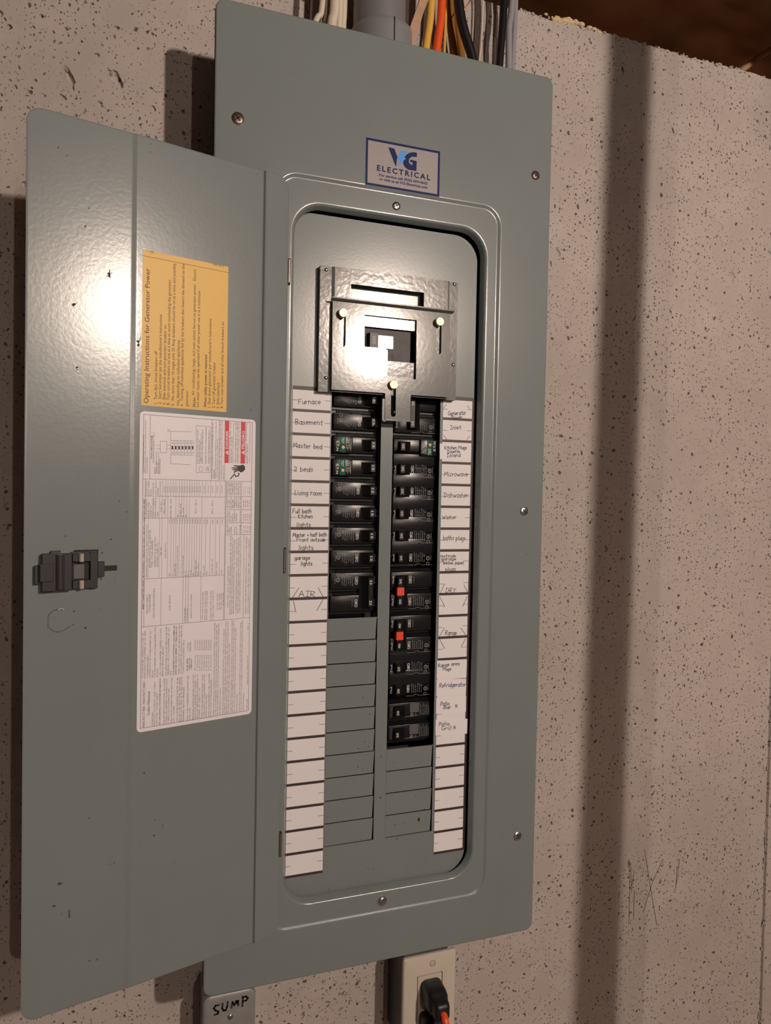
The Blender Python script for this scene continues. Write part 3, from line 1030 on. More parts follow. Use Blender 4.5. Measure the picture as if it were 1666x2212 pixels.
ss = sorted(set([0, .15, .6, 1.2, 2, 3, 4.5, 6, 8, 10, 13] + [S1 - 3.4, S1 - 2.6, S1 - 1.6, S1 - .8, S1, S1 + .8, S1 + 1.6, S1 + 2.6, S1 + 3.4, 50, 120, 150, 190, S2 - 3.0, S2 - 2.2, S2 - 1.4, S2 - .6, S2, S2 + .6, S2 + 1.6, S2 + 2.6, S2 + 3.4] + [DW - q for q in (15, 12, 9, 6.5, 4.5, 3, 2, 1, .4, .1, 0)]))
front, bck = [], []
for s in ss:
    q = edge_z(s)
    z1, z0 = DZ1 - q, DZ0 + q
    col = [(s, door_y(s) + .35, z1), (s, door_y(s), z1 - .8), (s, door_y(s), z1 - 1.4), (s, door_y(s), z0 + 1.4), (s, door_y(s), z0 + .8), (s, door_y(s) + .35, z0)]
    front.append(col)
    bck.append([(p[0], p[1] + 1.4, p[2]) for p in col])
rows = [[front[i][k] for i in range(len(ss))] for k in range(6)] + [[bck[i][k] for i in range(len(ss))] for k in (5, 4, 3, 2, 1, 0)]
mb.loft(rows + [rows[0]], closed=False)
mb.f.append(tuple(k * len(ss) for k in range(12)))
mb.m.append(0)
mb.f.append(tuple(k * len(ss) + len(ss) - 1 for k in range(12)))
mb.m.append(0)
door = mb.build('door', PAINT_DOOR, panel, smooth=45, local=True)
door.location = (DO - Vector(panel['_o'])) * .001
door.rotation_euler = (0, 0, DA)
tag(door, 'grey sheet-metal door showing its inside face')

# yellow instruction label
YL = YM - .15
ZD = lambda x, y: dpx(290 + x * .17176, 520 + y * .17176, YM)


def vline(mb, Z, s, xc, yb, yt, hpx, m, y, bold=0.0, k=.44, res=1):
    """a line of print that runs up the door, given by its zoomed place"""
    a, b = Z(xc, yb), Z(xc, yt)
    h = hpx * k
    x = (a[0] + b[0]) / 2 + h / 2
    mb.text(s, (x, a[1]), (x, b[1]), h, y, m, bold, res)


mb = MB()
quad = [ZD(88, 122), ZD(1166, 308), ZD(1178, 2145), ZD(108, 2085)]
qx0, qx1 = (quad[0][0] + quad[3][0]) / 2, (quad[1][0] + quad[2][0]) / 2
qz1, qz0 = (quad[0][1] + quad[1][1]) / 2, (quad[2][1] + quad[3][1]) / 2
mb.prism([rr(qx0, qx1, qz0, qz1, .3, 1)], YL, YM + .02, 0)
KY = .085
for s, xc, yb, yt, h, bo in [
    ('Operating Instructions for Generator Power', 158, 2045, 345, 50, 0),
    ('1.  Turn ALL circuit breakers off', 270, 2055, 1390, 32, 0),
    ("2.  Start Generator per the manufacturer's instructions", 325, 2055, 925, 32, 0),
    ('3.  Slide interlock and turn generator breaker on', 380, 2065, 1060, 32, 0),
    ('4.  Turn circuit breakers on one at a time to avoid overloading the generator.', 433, 2070, 480, 32, 0),
    ('5.  No more than 10 single pole 20 Amp breakers should be on at a time and possibly', 492, 2075, 280, 32, 0),
    ('less depending on individual appliances.', 550, 2075, 1240, 32, 0),
    ('6.  Turning off individual appliances fed by the breakers also lowers the demand on the', 605, 2080, 292, 32, 0),
    ('generator.', 660, 2085, 1880, 32, 0),
    ('Note:', 752, 2090, 1965, 32, .012),
    ('Air conditioning, range, and oven cannot be run on generator power.  Electric', 750, 1945, 355, 32, 0),
    ('hot water heater can be operated if all other power use is at a minimum.', 805, 2092, 620, 32, 0),
    ('When utility power is restored', 895, 2098, 1435, 32, .012),
    ("1. Shut down generator per manufacturer's instructions", 948, 2100, 980, 32, 0),
    ('2. Turn off generator breaker', 1000, 2105, 1525, 32, 0),
    ('3. Slide interlock', 1052, 2110, 1780, 32, 0),
    ('4. Turn main breaker and all other branch breakers on', 1105, 2110, 1020, 32, 0)]:
    vline(mb, ZD, s, xc, yb, yt, h, 1, YL - .06, bo + .004, KY, 2)
mb.stroke([(qx0 + .2, ZD(95, 185)[1]), (qx1 - .2, ZD(95, 185)[1])], .35, YL - .06, 1)
zz = ZD(245, 190)[1]
mb.text('REV. 1', (ZD(245, 180)[0], zz + 4.2), (ZD(160, 180)[0], zz + 4.2), 2.0, YL - .06, 1)
mb.text('PUB 53865', (ZD(1125, 345)[0], zz + 4.2), (ZD(985, 325)[0], zz + 4.2), 2.0, YL - .06, 1)
tag(mb.build('instruction_label', [YELLOW, YPRINT], door, local=True), 'yellow generator instruction label with black print')

# big white wiring label
KA = .0705
ZA = lambda x, y: dpx(290 + x * .16207, 880 + y * .16207, YM)
ZB2 = lambda x, y: dpx(290 + x * .16207, 1020 + y * .16207, YM)
ZC = lambda x, y: dpx(290 + x * .16207, 1280 + y * .16207, YM)
mb = MB()
lx0 = (ZA(60, 100)[0] + ZC(48, 1800)[0]) / 2
lx1 = (ZA(1606, 200)[0] + ZC(1575, 1550)[0]) / 2
lz1 = (ZA(100, 57)[1] + ZA(1560, 155)[1]) / 2
lz0 = (ZC(90, 1865)[1] + ZC(1540, 1612)[1]) / 2
mb.prism([rr(lx0, lx1, lz0, lz1, 4, 4)], YL, YM + .02, 0)
YT = YL - .06


def L3(Z, x, y):
    return Z(x, y)


def hl(z, s0, s1, w=.28):          # rule across the label
    mb.stroke([(s0, z), (s1, z)], w, YT, 1)


def vl(s, z0, z1, w=.28):          # rule along the reading direction
    mb.stroke([(s, z0), (s, z1)], w, YT, 1)


bx0, bx1 = lx0 + 3.4, lx1 - 3.6
bz1, bz0 = (ZA(105, 97)[1] + ZA(1570, 200)[1]) / 2, (ZC(80, 1812)[1] + ZC(1530, 1570)[1]) / 2
for a, b in (((bx0, bz0), (bx1, bz0)), ((bx1, bz0), (bx1, bz1)), ((bx1, bz1), (bx0, bz1)), ((bx0, bz1), (bx0, bz0))):
    mb.stroke([a, b], .35, YT, 1)
SA = lambda x: ZA(x, 800)[0]
SB = lambda x: ZB2(x, 800)[0]
SC = lambda x: ZC(x, 900)[0]
zmidA = ZA(700, 968)[1]            # below the wiring diagram
hl(zmidA, bx0, bx1)
zc1 = (ZC(90, 460)[1] + ZC(1500, 335)[1]) / 2     # top of the manufacturer's half
hl(zc1, bx0, bx1)
vl(SA(208), zmidA, bz1)
vl(SA(1028), zmidA, bz1)
vl(SA(1128), zmidA, bz1)
vl(SA(1205), zmidA, bz1)
vl(SA(1228), zc1, zmidA)
zr = [ZA(1390, y)[1] for y in (1185, 1365, 1540, 1695)]
for z in zr:
    hl(z, SA(1228), bx1)
vl(SA(1434), zr[3], zmidA)
vl(SB(1465), zc1, zr[3])
z1185, z1475, z1415 = ZA(600, 1188)[1], ZA(600, 1475)[1], ZB2(600, 1400)[1]
vl(SA(148), zc1, zmidA)
for z in (z1185, z1475, z1415):
    hl(z, SA(148), SA(1218))
vl(SA(1218), zc1, zmidA)
for x in (382, 420, 452, 490, 526, 560, 602, 636, 668, 704, 740, 772, 804, 838, 870, 912, 958, 1022, 1090, 1146):
    vl(SA(x), z1185, zmidA, .2)
for x in (340, 376, 418, 452, 560, 602, 636, 668, 704, 740, 908):
    vl(SA(x), z1475, z1185, .2)
for x in (188, 336, 370, 445, 490, 524, 556, 600, 634, 668, 702, 736, 770, 802, 834, 868, 900, 950, 1012, 1082, 1140):
    vl(SB(x), z1415, z1475, .2)
for x in (365, 658, 696, 730, 898):
    vl(SB(x), zc1, z1415, .25)
# diagram
for xx, y0, y1 in ((485, 745, 320), (760, 760, 760)):
    pass
mb.stroke([ZA(480, 752), ZA(487, 640), ZA(487, 318)], .25, YT, 1)
mb.stroke([ZA(480, 752), ZA(752, 765)], .25, YT, 1)
mb.stroke([ZA(487, 318), ZA(760, 326)], .25, YT, 1)
for q in range(7):
    x = 487 + q * 45
    mb.stroke([ZA(x, 632), ZA(x, 440)], .25, YT, 1)
    a, b = ZA(x + 10, 560), ZA(x + 32, 515)
    mb.rect(a[0], b[0], a[1], b[1], YT, 1)
    for y0 in (470, 600):
        mb.stroke([ZA(x + 8, y0 + 20), ZA(x + 18, y0 + 2), ZA(x + 28, y0 + 12), ZA(x + 38, y0 - 10)], .22, YT, 1)
for y in (440, 522, 552, 632):
    mb.stroke([ZA(487, y), ZA(790, y + 8)], .22, YT, 1)
for rect_ in ([(348, 605), (348, 452), (433, 452), (433, 605)], [(825, 868), (825, 243), (1015, 258), (1010, 870)], [(448, 322), (448, 298), (472, 298), (472, 322)], [(864, 850), (864, 792), (912, 792), (912, 850)]):
    q = [ZA(*p) for p in rect_]
    mb.stroke(q + [q[0]], .25, YT, 1)
mb.stroke([ZA(*p) for p in ((950, 792), (985, 800), (990, 850), (975, 820), (960, 850), (950, 820), (998, 792))], .25, YT, 1)
for y in (505, 550):
    mb.stroke([ZA(433, y), ZA(487, y)], .22, YT, 1)
    mb.stroke([ZA(290, y), ZA(348, y)], .22, YT, 1)
for x in (292, 324):
    mb.stroke([ZA(x, 770), ZA(x, 590)], .22, YT, 1)
# shock pictogram: black hand and bolt
mb.flat([ZA(*p) for p in ((1478, 790), (1478, 830), (1450, 858), (1415, 868), (1398, 850), (1330, 858), (1325, 848), (1390, 838), (1310, 836), (1305, 824), (1390, 818), (1298, 812), (1295, 800), (1390, 800), (1325, 782), (1325, 772), (1405, 775), (1450, 762))], YT, 1)
mb.stroke([ZA(*p) for p in ((1284, 952), (1335, 890), (1350, 920), (1385, 915), (1398, 890), (1385, 875))], 1.0, YT, 1)
mb.stroke([ZA(*p) for p in ((1355, 840), (1345, 862), (1330, 870))], .8, YT, 1)
# red signal panels
for x0, x1, y0, y1, word in ((1205, 1262, 180, 742, 'DANGER'), (1420, 1478, 192, 750, 'PELIGRO')):
    a, b = ZA((x0 + x1) / 2, y1), ZA((x0 + x1) / 2, y0)
    s0, s1 = ZA(x0, 460)[0], ZA(x1, 460)[0]
    mb.rect(s0, s1, a[1], b[1], YT - .02, 2)
    ya, yb = ZA(x0, 552)[1], ZA(x0, 308)[1]
    mb.text(word, (s1 - .9, ya), (s1 - .9, yb), 2.5, YT - .05, 3, .02, 2)
    c = ZA((x0 + x1) / 2, 602)
    mb.flat([(s1 - .7, c[1] - 2.2), (s1 - .7, c[1] + 2.2), (s0 + .6, c[1])], YT - .05, 3)
    mb.stroke([(s1 - 1.6, c[1]), (s1 - 2.6, c[1])], .4, YT - .07, 2)
LT = [  # zoom, text, centre x, bottom y, top y, height, bold
    (ZC, 'MANUFACTURER / MANUFACTURERO', 128, 1795, 1175, 32, 0), (ZC, 'Cutler-Hammer', 190, 1640, 1312, 36, .008), (ZC, '200 AMPS MAX.', 242, 1775, 1590, 18, 0),
    (ZC, '120/240 VAC / VCA 5W-3W; 1 FASE - 3 HILOS', 270, 1775, 1190, 19, 0), (ZC, '208Y/120 VAC / VCA 3W ; 3 HILOS', 302, 1765, 1340, 19, 0), (ZC, 'SEE CASE SIDEWALL FOR FURTHER INFORMATION', 342, 1760, 1150, 17, .02),
    (ZC, 'PARA INFORMACION ADICIONAL, VEA LA PARED', 398, 1755, 1142, 19, 0), (ZC, 'LATERAL DEL GABINETE Y EL REVERSO DE LA', 428, 1750, 1148, 19, 0), (ZC, 'CUBIERTO DE LOS INTERRUPTORES.', 458, 1745, 1272, 19, 0),
    (ZC, 'MAX. RATING WHEN USED IN NEW YORK', 497, 1735, 1132, 19, 0), (ZC, 'CITY - 100 AMP.', 527, 1730, 1505, 19, 0), (ZC, 'USE CUTLER-HAMMER TYPE BD, BJ, BR,', 573, 1722, 1125, 19, 0),
    (ZC, 'BQ, BQC, BR, BRAF, BRD, BRH, BRHH,', 602, 1720, 1122, 19, 0), (ZC, 'BRWH, GFCB, GFEP OR GFCBH CIRCUIT', 630, 1718, 1120, 19, 0), (ZC, 'BREAKERS CIRCUIT BREAKERS.', 657, 1714, 1245, 19, 0),
    (ZC, 'MAX. SUM OF BREAKER RATINGS PER', 712, 1704, 1108, 19, 0), (ZC, 'STAB: 200A', 740, 1700, 1535, 19, 0), (ZC, 'BREAKER HANDLE IN MID-POSITION', 786, 1692, 1098, 19, 0),
    (ZC, 'INDICATES BREAKER IS TRIPPED. TO', 814, 1690, 1092, 19, 0), (ZC, 'RESTORE SERVICE MOVE HANDLE TO', 842, 1686, 1088, 19, 0), (ZC, "EXTREME 'OFF', THEN TO 'ON'.", 869, 1682, 1262, 19, 0),
    (ZC, 'WHEN A MAIN BREAKER IS BACKFED, HOLD-', 906, 1676, 1086, 18, 0), (ZC, 'DOWN SCREW KIT CUTLER-HAMMER CAT. NO.', 933, 1672, 1084, 18, 0), (ZC, 'BRHDK125 IS REQUIRED.', 959, 1668, 1350, 18, 0),
    (ZC, 'WHEN A MAIN BREAKER IS USED, THE PANEL', 996, 1662, 1075, 18, 0), (ZC, 'RATING IS THAT OF THE MAIN BREAKER.', 1023, 1658, 1152, 18, 0),
    (ZC, 'PANELS WITH MAIN LUGS: SUITABLE FOR USE AS SERVICE EQUIPMENT WHEN A CIRCUIT BREAKER', 1066, 1640, 404, 17, 0), (ZC, 'IS USED AS A MAIN BREAKER OR WHEN NOT MORE THAN SIX MAIN DISCONNECTING MEANS ARE', 1092, 1636, 430, 17, 0),
    (ZC, 'PROVIDED AND WHEN NOT USED AS A LIGHTING AND APPLIANCE BRANCH CIRCUIT PANELBOARD.', 1118, 1632, 406, 17, 0), (ZC, '(SEE ARTICLE 408.14 OF NEC).', 1144, 1628, 1262, 17, 0),
    (ZC, 'PANELS WITH MAIN BREAKER (WITH INSULATED NEUTRAL) SUITABLE FOR USE AS SERVICE', 1188, 1620, 480, 17, 0), (ZC, 'EQUIPMENT. (WITH BONDED NEUTRAL) SUITABLE ONLY FOR USE AS SERVICE EQUIPMENT UNLESS', 1214, 1616, 382, 17, 0),
    (ZC, 'NEUTRAL BONDING JUMPER IS REMOVED. WITH JUMPER REMOVED, THE RIGHT HAND BAR IS AN', 1240, 1612, 390, 17, 0), (ZC, 'INSULATED NEUTRAL AND THE LEFT HAND BAR IS AN EQUIPMENT GROUND.', 1264, 1608, 672, 17, 0),
    (ZC, 'WHEN USED AS SERVICE EQUIPMENT, ANY UNUSED NEUTRAL HOLES MAY BE USED FOR EQUIPMENT', 1298, 1602, 368, 16, 0), (ZC, 'GROUNDING. FOR EQUIPMENT GROUNDING APPLICATIONS, WIRE HOLES ARE SUITABLE FOR (1)', 1320, 1598, 372, 16, 0),
    (ZC, '#14 OR UP TO (3) #14-10 WIRES. MULTIPLE WIRES IN THE SAME HOLE MUST BE THE SAME', 1344, 1594, 470, 16, 0), (ZC, 'SIZE AND MATERIAL.', 1368, 1590, 1340, 16, 0),
    (ZC, 'THIS DEVICE ACCEPTS CUTLER-HAMMER TYPE GFCI GROUND BAR. WIRE HOLES ARE SUITABLE', 1411, 1584, 400, 16, 0), (ZC, 'FOR (1) #14 OR UP TO (3) #14-10 WIRES. MULTIPLE WIRES IN THE SAME HOLE MUST BE THE SAME', 1434, 1580, 372, 16, 0), (ZC, 'SIZE AND MATERIAL.', 1456, 1576, 1330, 16, 0),
    (ZC, 'PUB 39342', 1503, 1560, 1418, 18, 0), (ZC, 'MADE IN USA - HECHO EN USA', 1508, 1220, 842, 17, 0), (ZC, 'REV. J', 1516, 492, 412, 15, 0),
    (ZC, 'TO CLOSE UNUSED OPENINGS IN COVER, USE', 112, 1140, 540, 20, 0), (ZC, 'FILLER PLATE CUTLER-HAMMER CAT. NO. BRFP', 141, 1145, 512, 20, 0), (ZC, 'CONVERTIBLE PANELS', 180, 1138, 840, 20, 0), (ZC, 'FOR MAIN LUGS USE CUTLER-HAMMER CAT. NO.', 211, 1132, 505, 20, 0), (ZC, 'BHL200', 242, 1130, 1035, 20, 0),
    (ZC, 'FOR MAIN BREAKER USE CUTLER-HAMMER TYPES', 277, 1125, 460, 20, 0), (ZC, 'BW, BWH.', 308, 1122, 1010, 20, 0), (ZC, 'USE CUTLER-HAMMER SUBFEED LUG KITS', 350, 1115, 475, 20, 0), (ZC, 'BRSF125, BRSF150, BRS225.', 381, 1110, 715, 20, 0),
    (ZC, 'FOR ADDITIONAL #6-2/0 NEUTRAL OR GROUND', 426, 1104, 448, 20, 0), (ZC, 'TERMINALS, USE CUTLER-HAMMER CAT. NO.', 456, 1102, 460, 20, 0), (ZC, 'NL20', 483, 1100, 1035, 20, 0),
    (ZC, 'FOR RAINPROOF FITTINGS, (ON NEMA 3R', 527, 1095, 440, 18, .02), (ZC, 'DEVICES ONLY), REFER TO TABLE BELOW', 558, 1090, 445, 18, .02), (ZC, 'PARA ACCESORIO A PRUEBA DE LLUVIA', 597, 1085, 432, 19, 0), (ZC, '(SOLAMENTE EN APARATOS NEMA 3R),', 627, 1080, 430, 19, 0), (ZC, 'CONSULTE LA SIGUIENTE TABLA.', 657, 1078, 628, 19, 0),
    (ZC, 'HUB SIZE', 706, 1040, 885, 18, .02), (ZC, 'TAMANO DE', 733, 1040, 870, 18, .01), (ZC, 'CAMPANA', 760, 1030, 885, 18, .01), (ZC, 'CUTLER-', 716, 785, 660, 19, 0), (ZC, 'HAMMER', 748, 785, 655, 19, 0),
    (ZB2, 'SERIES CONNECTED SHORT CIRCUIT RATING / CAPACID DE CORTO CIRCUITO CONECTADO EN SERIE', 127, 1830, 360, 24, .014),
    (ZC, 'MAIN DISCONNECT', 172, 280, 30, 22, 0), (ZC, 'CUTLER-HAMMER', 206, 265, 20, 22, 0), (ZC, 'DESCONECTADOR PRINCIPAL', 262, 335, -60, 22, 0), (ZC, 'NONE, NINGUNO', 472, 242, 30, 22, 0),
    (ZC, 'J,T FUSE 200A MAX.', 672, 395, 200, 18, 0), (ZC, 'J,T FUSE 400A MAX.', 706, 395, 205, 18, 0), (ZC, '- TERMINALES DE CARGA / TERMINALS', 758, 355, 20, 18, 0),
    (ZC, 'WITH CLASS T FUSE 1200A MAX.', 912, 360, -10, 18, 0), (ZC, 'WITH CLASS T FUSE 1000-1600A', 945, 370, -20, 18, 0), (ZC, 'WITH CLASS L Y FUSE 1200-1600A', 968, 368, -20, 18, 0), (ZC, 'FUSIBLE CLASE T FUSE 1200A MAX.', 1020, 365, -30, 18, 0), (ZC, 'FUSIBLE CLASE T Y FUSE 1200', 1050, 362, -30, 18, 0),
    (ZC, 'ND, HND : KD/HKD', 1108, 230, 10, 16, 0), (ZC, 'LD, HLD : KD/HKD', 1134, 225, 10, 16, 0), (ZC, 'MDL, HMDL : KD/HKD', 1158, 228, 5, 16, 0), (ZC, 'ND, HND : KD/HKD', 1182, 170, 0, 16, 0),
    (ZB2, 'WITH CLASS T FUSE, 600 AMP MAXIMUM.', 1250, 1800, 1250, 18, 0), (ZB2, 'ADDITIONAL OR REPLACEMENT BREAKERS SHALL BE OF THE SAME', 1280, 1900, 845, 18, 0), (ZB2, 'MANUFACTURER AND TYPE AND SHALL HAVE AN INTERRUPTING RATING EQUAL TO OR', 1304, 1895, 870, 17, 0), (ZB2, 'GREATER THAN THE INTERRUPTING RATING OF ANY CIRCUIT BREAKER INSTALLED', 1328, 1890, 895, 17, 0),
    (ZB2, 'LOS INTERRUPTORES (BREAKERS) ADICIONALES O DE REPUESTO TENDRAN SER DEL', 1362, 1885, 880, 17, 0), (ZB2, 'MISMO TIPO Y FABRICANTES Y DEBERAN TENER UNA CAPACIDAD INTERRUPTIVA EQUAL', 1388, 1880, 870, 17, 0), (ZB2, 'O MAYOR QUE LA CAPACIDAD INTERRUPTIVA DE CUALQUIER INTERRUPTOR DE CIRCUITO', 1412, 1875, 840, 17, 0),
    (ZB2, 'TERMINALS OTHER THAN BREAKER TERMINALS SUITABLE FOR 60/75 C AL-CU WIRE. BREAKER', 1490, 1890, 860, 18, 0), (ZB2, 'TERMINALS SUITABLE FOR AL-CU WIRE WHEN SO MARKED, REFER TO MARKINGS ON BREAKERS', 1524, 1885, 890, 18, 0),
    (ZB2, 'MAIN BREAKER, ALIMENTADOR DEL TABLERO DE DISTRIBUCION', 166, 1400, 700, 16, 0), (ZB2, 'BREAKER( INTEGRAL OR REMOTE)', 208, 1270, 770, 22, 0), (ZB2, 'TYPES CUTLER-HAMMER', 238, 1272, 905, 22, 0), (ZB2, 'INTERRUPTOR DE CIRCUITO', 278, 1265, 858, 22, 0), (ZB2, '(INTEGRAL & REMOTO)', 310, 1262, 938, 22, 0),
    (ZB2, 'TYPE, TIPO', 356, 1120, 990, 20, 0), (ZB2, 'NONE (NINGUNO)', 415, 1142, 948, 20, 0), (ZB2, 'BRH', 467, 1390, 1345, 16, 0), (ZB2, 'CC', 505, 1390, 1362, 16, 0), (ZB2, 'CHC, BRH, CSEL', 540, 1390, 1220, 16, 0), (ZB2, 'T FUSE 200A MAX / J,P FUSE 200A MAX', 574, 1398, 982, 16, 0), (ZB2, 'J,T FUSE / J,P FUSE 200A MAX', 648, 1390, 1105, 16, 0),
    (ZB2, 'BR, CC', 682, 1390, 1310, 16, 0), (ZB2, 'BR, CC', 716, 1390, 1310, 16, 0), (ZB2, 'CR, BR', 752, 1385, 1300, 16, 0), (ZB2, 'BR', 786, 1380, 1345, 16, 0), (ZB2, 'BRHH, BRH, CSR', 818, 1385, 1175, 16, 0), (ZB2, 'BRH, CSH-E', 850, 1380, 1215, 16, 0), (ZB2, 'CHH', 880, 1375, 1325, 16, 0), (ZB2, 'BR, CC, BW', 925, 1368, 1245, 17, 0), (ZB2, 'BRH', 965, 1365, 1320, 17, 0), (ZB2, 'CHH-HE, BRH, CSR', 1040, 1368, 1160, 17, 0), (ZB2, 'BRHH, CHH-HE', 1098, 1362, 1200, 17, 0), (ZB2, 'CHH', 1162, 1355, 1308, 17, 0),
    (ZA, 'MAXIMUM SHORT', 162, 1175, 978, 20, 0), (ZA, 'CIRCUIT CURRENT', 192, 1178, 972, 20, 0), (ZA, 'RATING', 222, 1172, 1090, 20, 0), (ZA, 'CAPACIDAD DE', 252, 1172, 1005, 20, 0), (ZA, 'CORTO CIRCUITO', 288, 1172, 978, 20, 0), (ZA, 'MAXIMA', 315, 1172, 1070, 20, 0), (ZA, '240 VAC/VCA MAX.', 346, 1178, 980, 20, 0),
    (ZA, 'LOADCENTER BRANCH', 162, 1465, 1222, 20, 0), (ZA, 'BREAKER, CUTLER-', 192, 1465, 1262, 20, 0), (ZA, 'HAMMER TYPE', 222, 1465, 1310, 20, 0), (ZA, 'INTERRUPTOR (BREAKER)', 252, 1468, 1205, 20, 0), (ZA, 'DERIVADO DE CENTRO DE', 282, 1468, 1200, 20, 0), (ZA, 'CARGA', 312, 1468, 1395, 20, 0), (ZA, 'TYPE, TIPO', 358, 1395, 1255, 19, 0),
    (ZA, 'SEE (1) / VER (1)', 399, 1412, 1228, 20, 0), (ZA, 'BR, BRAF, BRN, GFCB', 488, 1468, 1225, 20, 0), (ZA, 'BR, BRAF, GFCB', 618, 1462, 1285, 18, 0), (ZA, 'BR, GFCB', 652, 1462, 1340, 18, 0), (ZA, 'BR', 580, 1462, 1430, 18, 0), (ZA, 'BR', 686, 1462, 1430, 18, 0), (ZA, 'SEE (1) / VER (1)', 820, 1418, 1228, 20, 0), (ZA, 'SEE (1) / VER (1)', 1040, 1418, 1238, 20, 0),
    (ZA, 'TORQUE WIRE PRESSURE TERMINALS WITH ALL REFERENCE SHOWN', 122, 880, 370, 17, 0), (ZA, 'APRIETE ESTA CARGA DE ACUERDO DE LA POSICION SEGUN LOS VALORES DE', 148, 880, 178, 17, 0), (ZA, 'TORQUE SIGUIENTES', 172, 880, 665, 17, 0), (ZA, 'TYPICAL WIRING DIAGRAM', 232, 690, 380, 18, .02), (ZA, 'DIAGRAMA DE ALAMBRADO TIPICO', 258, 740, 330, 18, 0),
    (ZA, 'MAIN LUGS', 272, 885, 795, 13, .02), (ZA, 'TERMINAL PRINC.', 294, 885, 710, 13, .02), (ZA, 'MAIN BREAKER', 318, 885, 740, 13, .02), (ZA, 'INTERRUPTOR PRINCIPAL', 340, 885, 680, 13, .02),
    (ZA, 'POLE OF BRANCH ACTING TO NEXT POLE, ETC.', 845, 750, 290, 15, .01), (ZA, 'EXCEPT THE TWO CENTER POLES', 868, 750, 440, 15, .01), (ZA, 'CUBIERTO DE CUALQUIER POLO LOS', 890, 750, 340, 15, .01), (ZA, 'EXCEPTO LA OTRA LINEA DERIVADA', 910, 750, 300, 15, .01), (ZA, 'REQUIRED SPACE FOR 2 BRANCH BREAKERS', 955, 750, 262, 15, .01), (ZA, 'INTERRUPTORES (BREAKERS) DERIVADOS', 994, 750, 300, 15, .01),
    (ZA, 'TORQUE CIRCUIT BREAKER LUGS TO VALUES SPECIFIED ON CIRCUIT', 1042, 950, 205, 15, .01), (ZA, 'BREAKER.', 1064, 950, 825, 15, .01), (ZA, 'APRIETE LAS TERMINALES DEL INTERRUPTOR A LOS VALORES DE', 1086, 952, 200, 15, 0), (ZA, 'TORQUE ESPECIFICADOS EN EL INTERRUPTOR', 1108, 952, 415, 15, 0), (ZA, 'INSTALLATION AND USE OF THE EQUIPMENT SHOULD BE IN', 1144, 962, 185, 15, 0), (ZA, 'ACCORDANCE WITH ALL APPLICABLE LOCAL AND NATIONAL CODES', 1166, 962, 185, 15, 0), (ZA, 'AND REGULATIONS.', 1188, 962, 765, 15, 0),
    (ZA, 'HAZARDOUS VOLTAGE. WILL CAUSE', 1278, 742, 200, 15, .012), (ZA, 'SEVERE INJURY OR DEATH.', 1300, 742, 375, 15, .012), (ZA, 'TURN OFF ALL POWER SUPPLYING THIS EQUIPMENT', 1322, 742, 200, 13, 0), (ZA, 'TENSION DANGEREUSE PEUT CAUSER', 1352, 742, 195, 15, .012), (ZA, 'DES BLESSURES GRAVES OU LA MORT.', 1376, 742, 195, 15, .012), (ZA, 'COUPER TOUTE ALIMENTATION AVANT', 1396, 742, 200, 13, 0),
    (ZA, 'VOLTAJE PELIGROSO. CAUSARA HERIDAS', 1490, 750, 205, 15, .012), (ZA, 'SEVERAS O MUERTE.', 1510, 750, 480, 15, .012), (ZA, 'CORTE TODA LA CORRIENTE ELECTRICA', 1540, 750, 215, 14, 0)]
for zfun, tx, xc, yb, yt, h, bo in LT:
    vline(mb, zfun, tx, xc, yb, yt, h, 1, YT, bo, KA, 1)
for i, (hub, cat_) in enumerate((('3/4" (19.05 mm)', 'DS075H1'), ('1" (25.40 mm)', 'DS100H1'), ('1-1/4" (31.75 mm)', 'DS125H1'), ('1-1/2" (38.10 mm)', 'DS150H1'), ('2" (50.80 mm)', 'DS200H1'), ('2" (50.80 mm)', 'DS200H2'), ('2-1/2" (63.50 mm)', 'DS250H2'), ('3" (76.20 mm)', 'DS300H2'))):
    vline(mb, ZC, hub, 812 + i * 30, 1040, 832, 17, 1, YT, 0, KA)
    vline(mb, ZC, cat_, 812 + i * 30, 765, 632, 17, 1, YT, 0, KA)
for i, v in enumerate(('10,000', '22,000', '22,000', '65,000', '100,000', '100,000', '10,000', '65,000', '65,000', '65,000', '10,000', '22,000', '25,000', '42,000', '100,000')):
    vline(mb, ZA, v, 400 + i * 34.5, 1135, 1050, 17, 1, YT, 0, KA)
for x, v in ((935, '10,000'), (986, '22,000 (2)'), (1042, '25,000'), (1108, '100,000'), (1166, '100,000')):
    vline(mb, ZA, v, x, 1140, 1045, 19, 1, YT, 0, KA)
for i, v in enumerate(('(22K)', '(65K)', '(100K)', '(100K)', '(10K)', '(100K)', '(65K)', '(65K)', '(10K)', '(22K)', '(25K)', '(42K)', '(100K)')):
    vline(mb, ZA, v, 470 + i * 34.5, 1550, 1485, 16, 1, YT, 0, KA)
for x, v in ((930, '(10K)'), (972, '(22K)'), (1046, '(25K)'), (1108, '(42K)'), (1172, '(100K)')):
    vline(mb, ZA, v, x, 1555, 1488, 18, 1, YT, 0, KA)
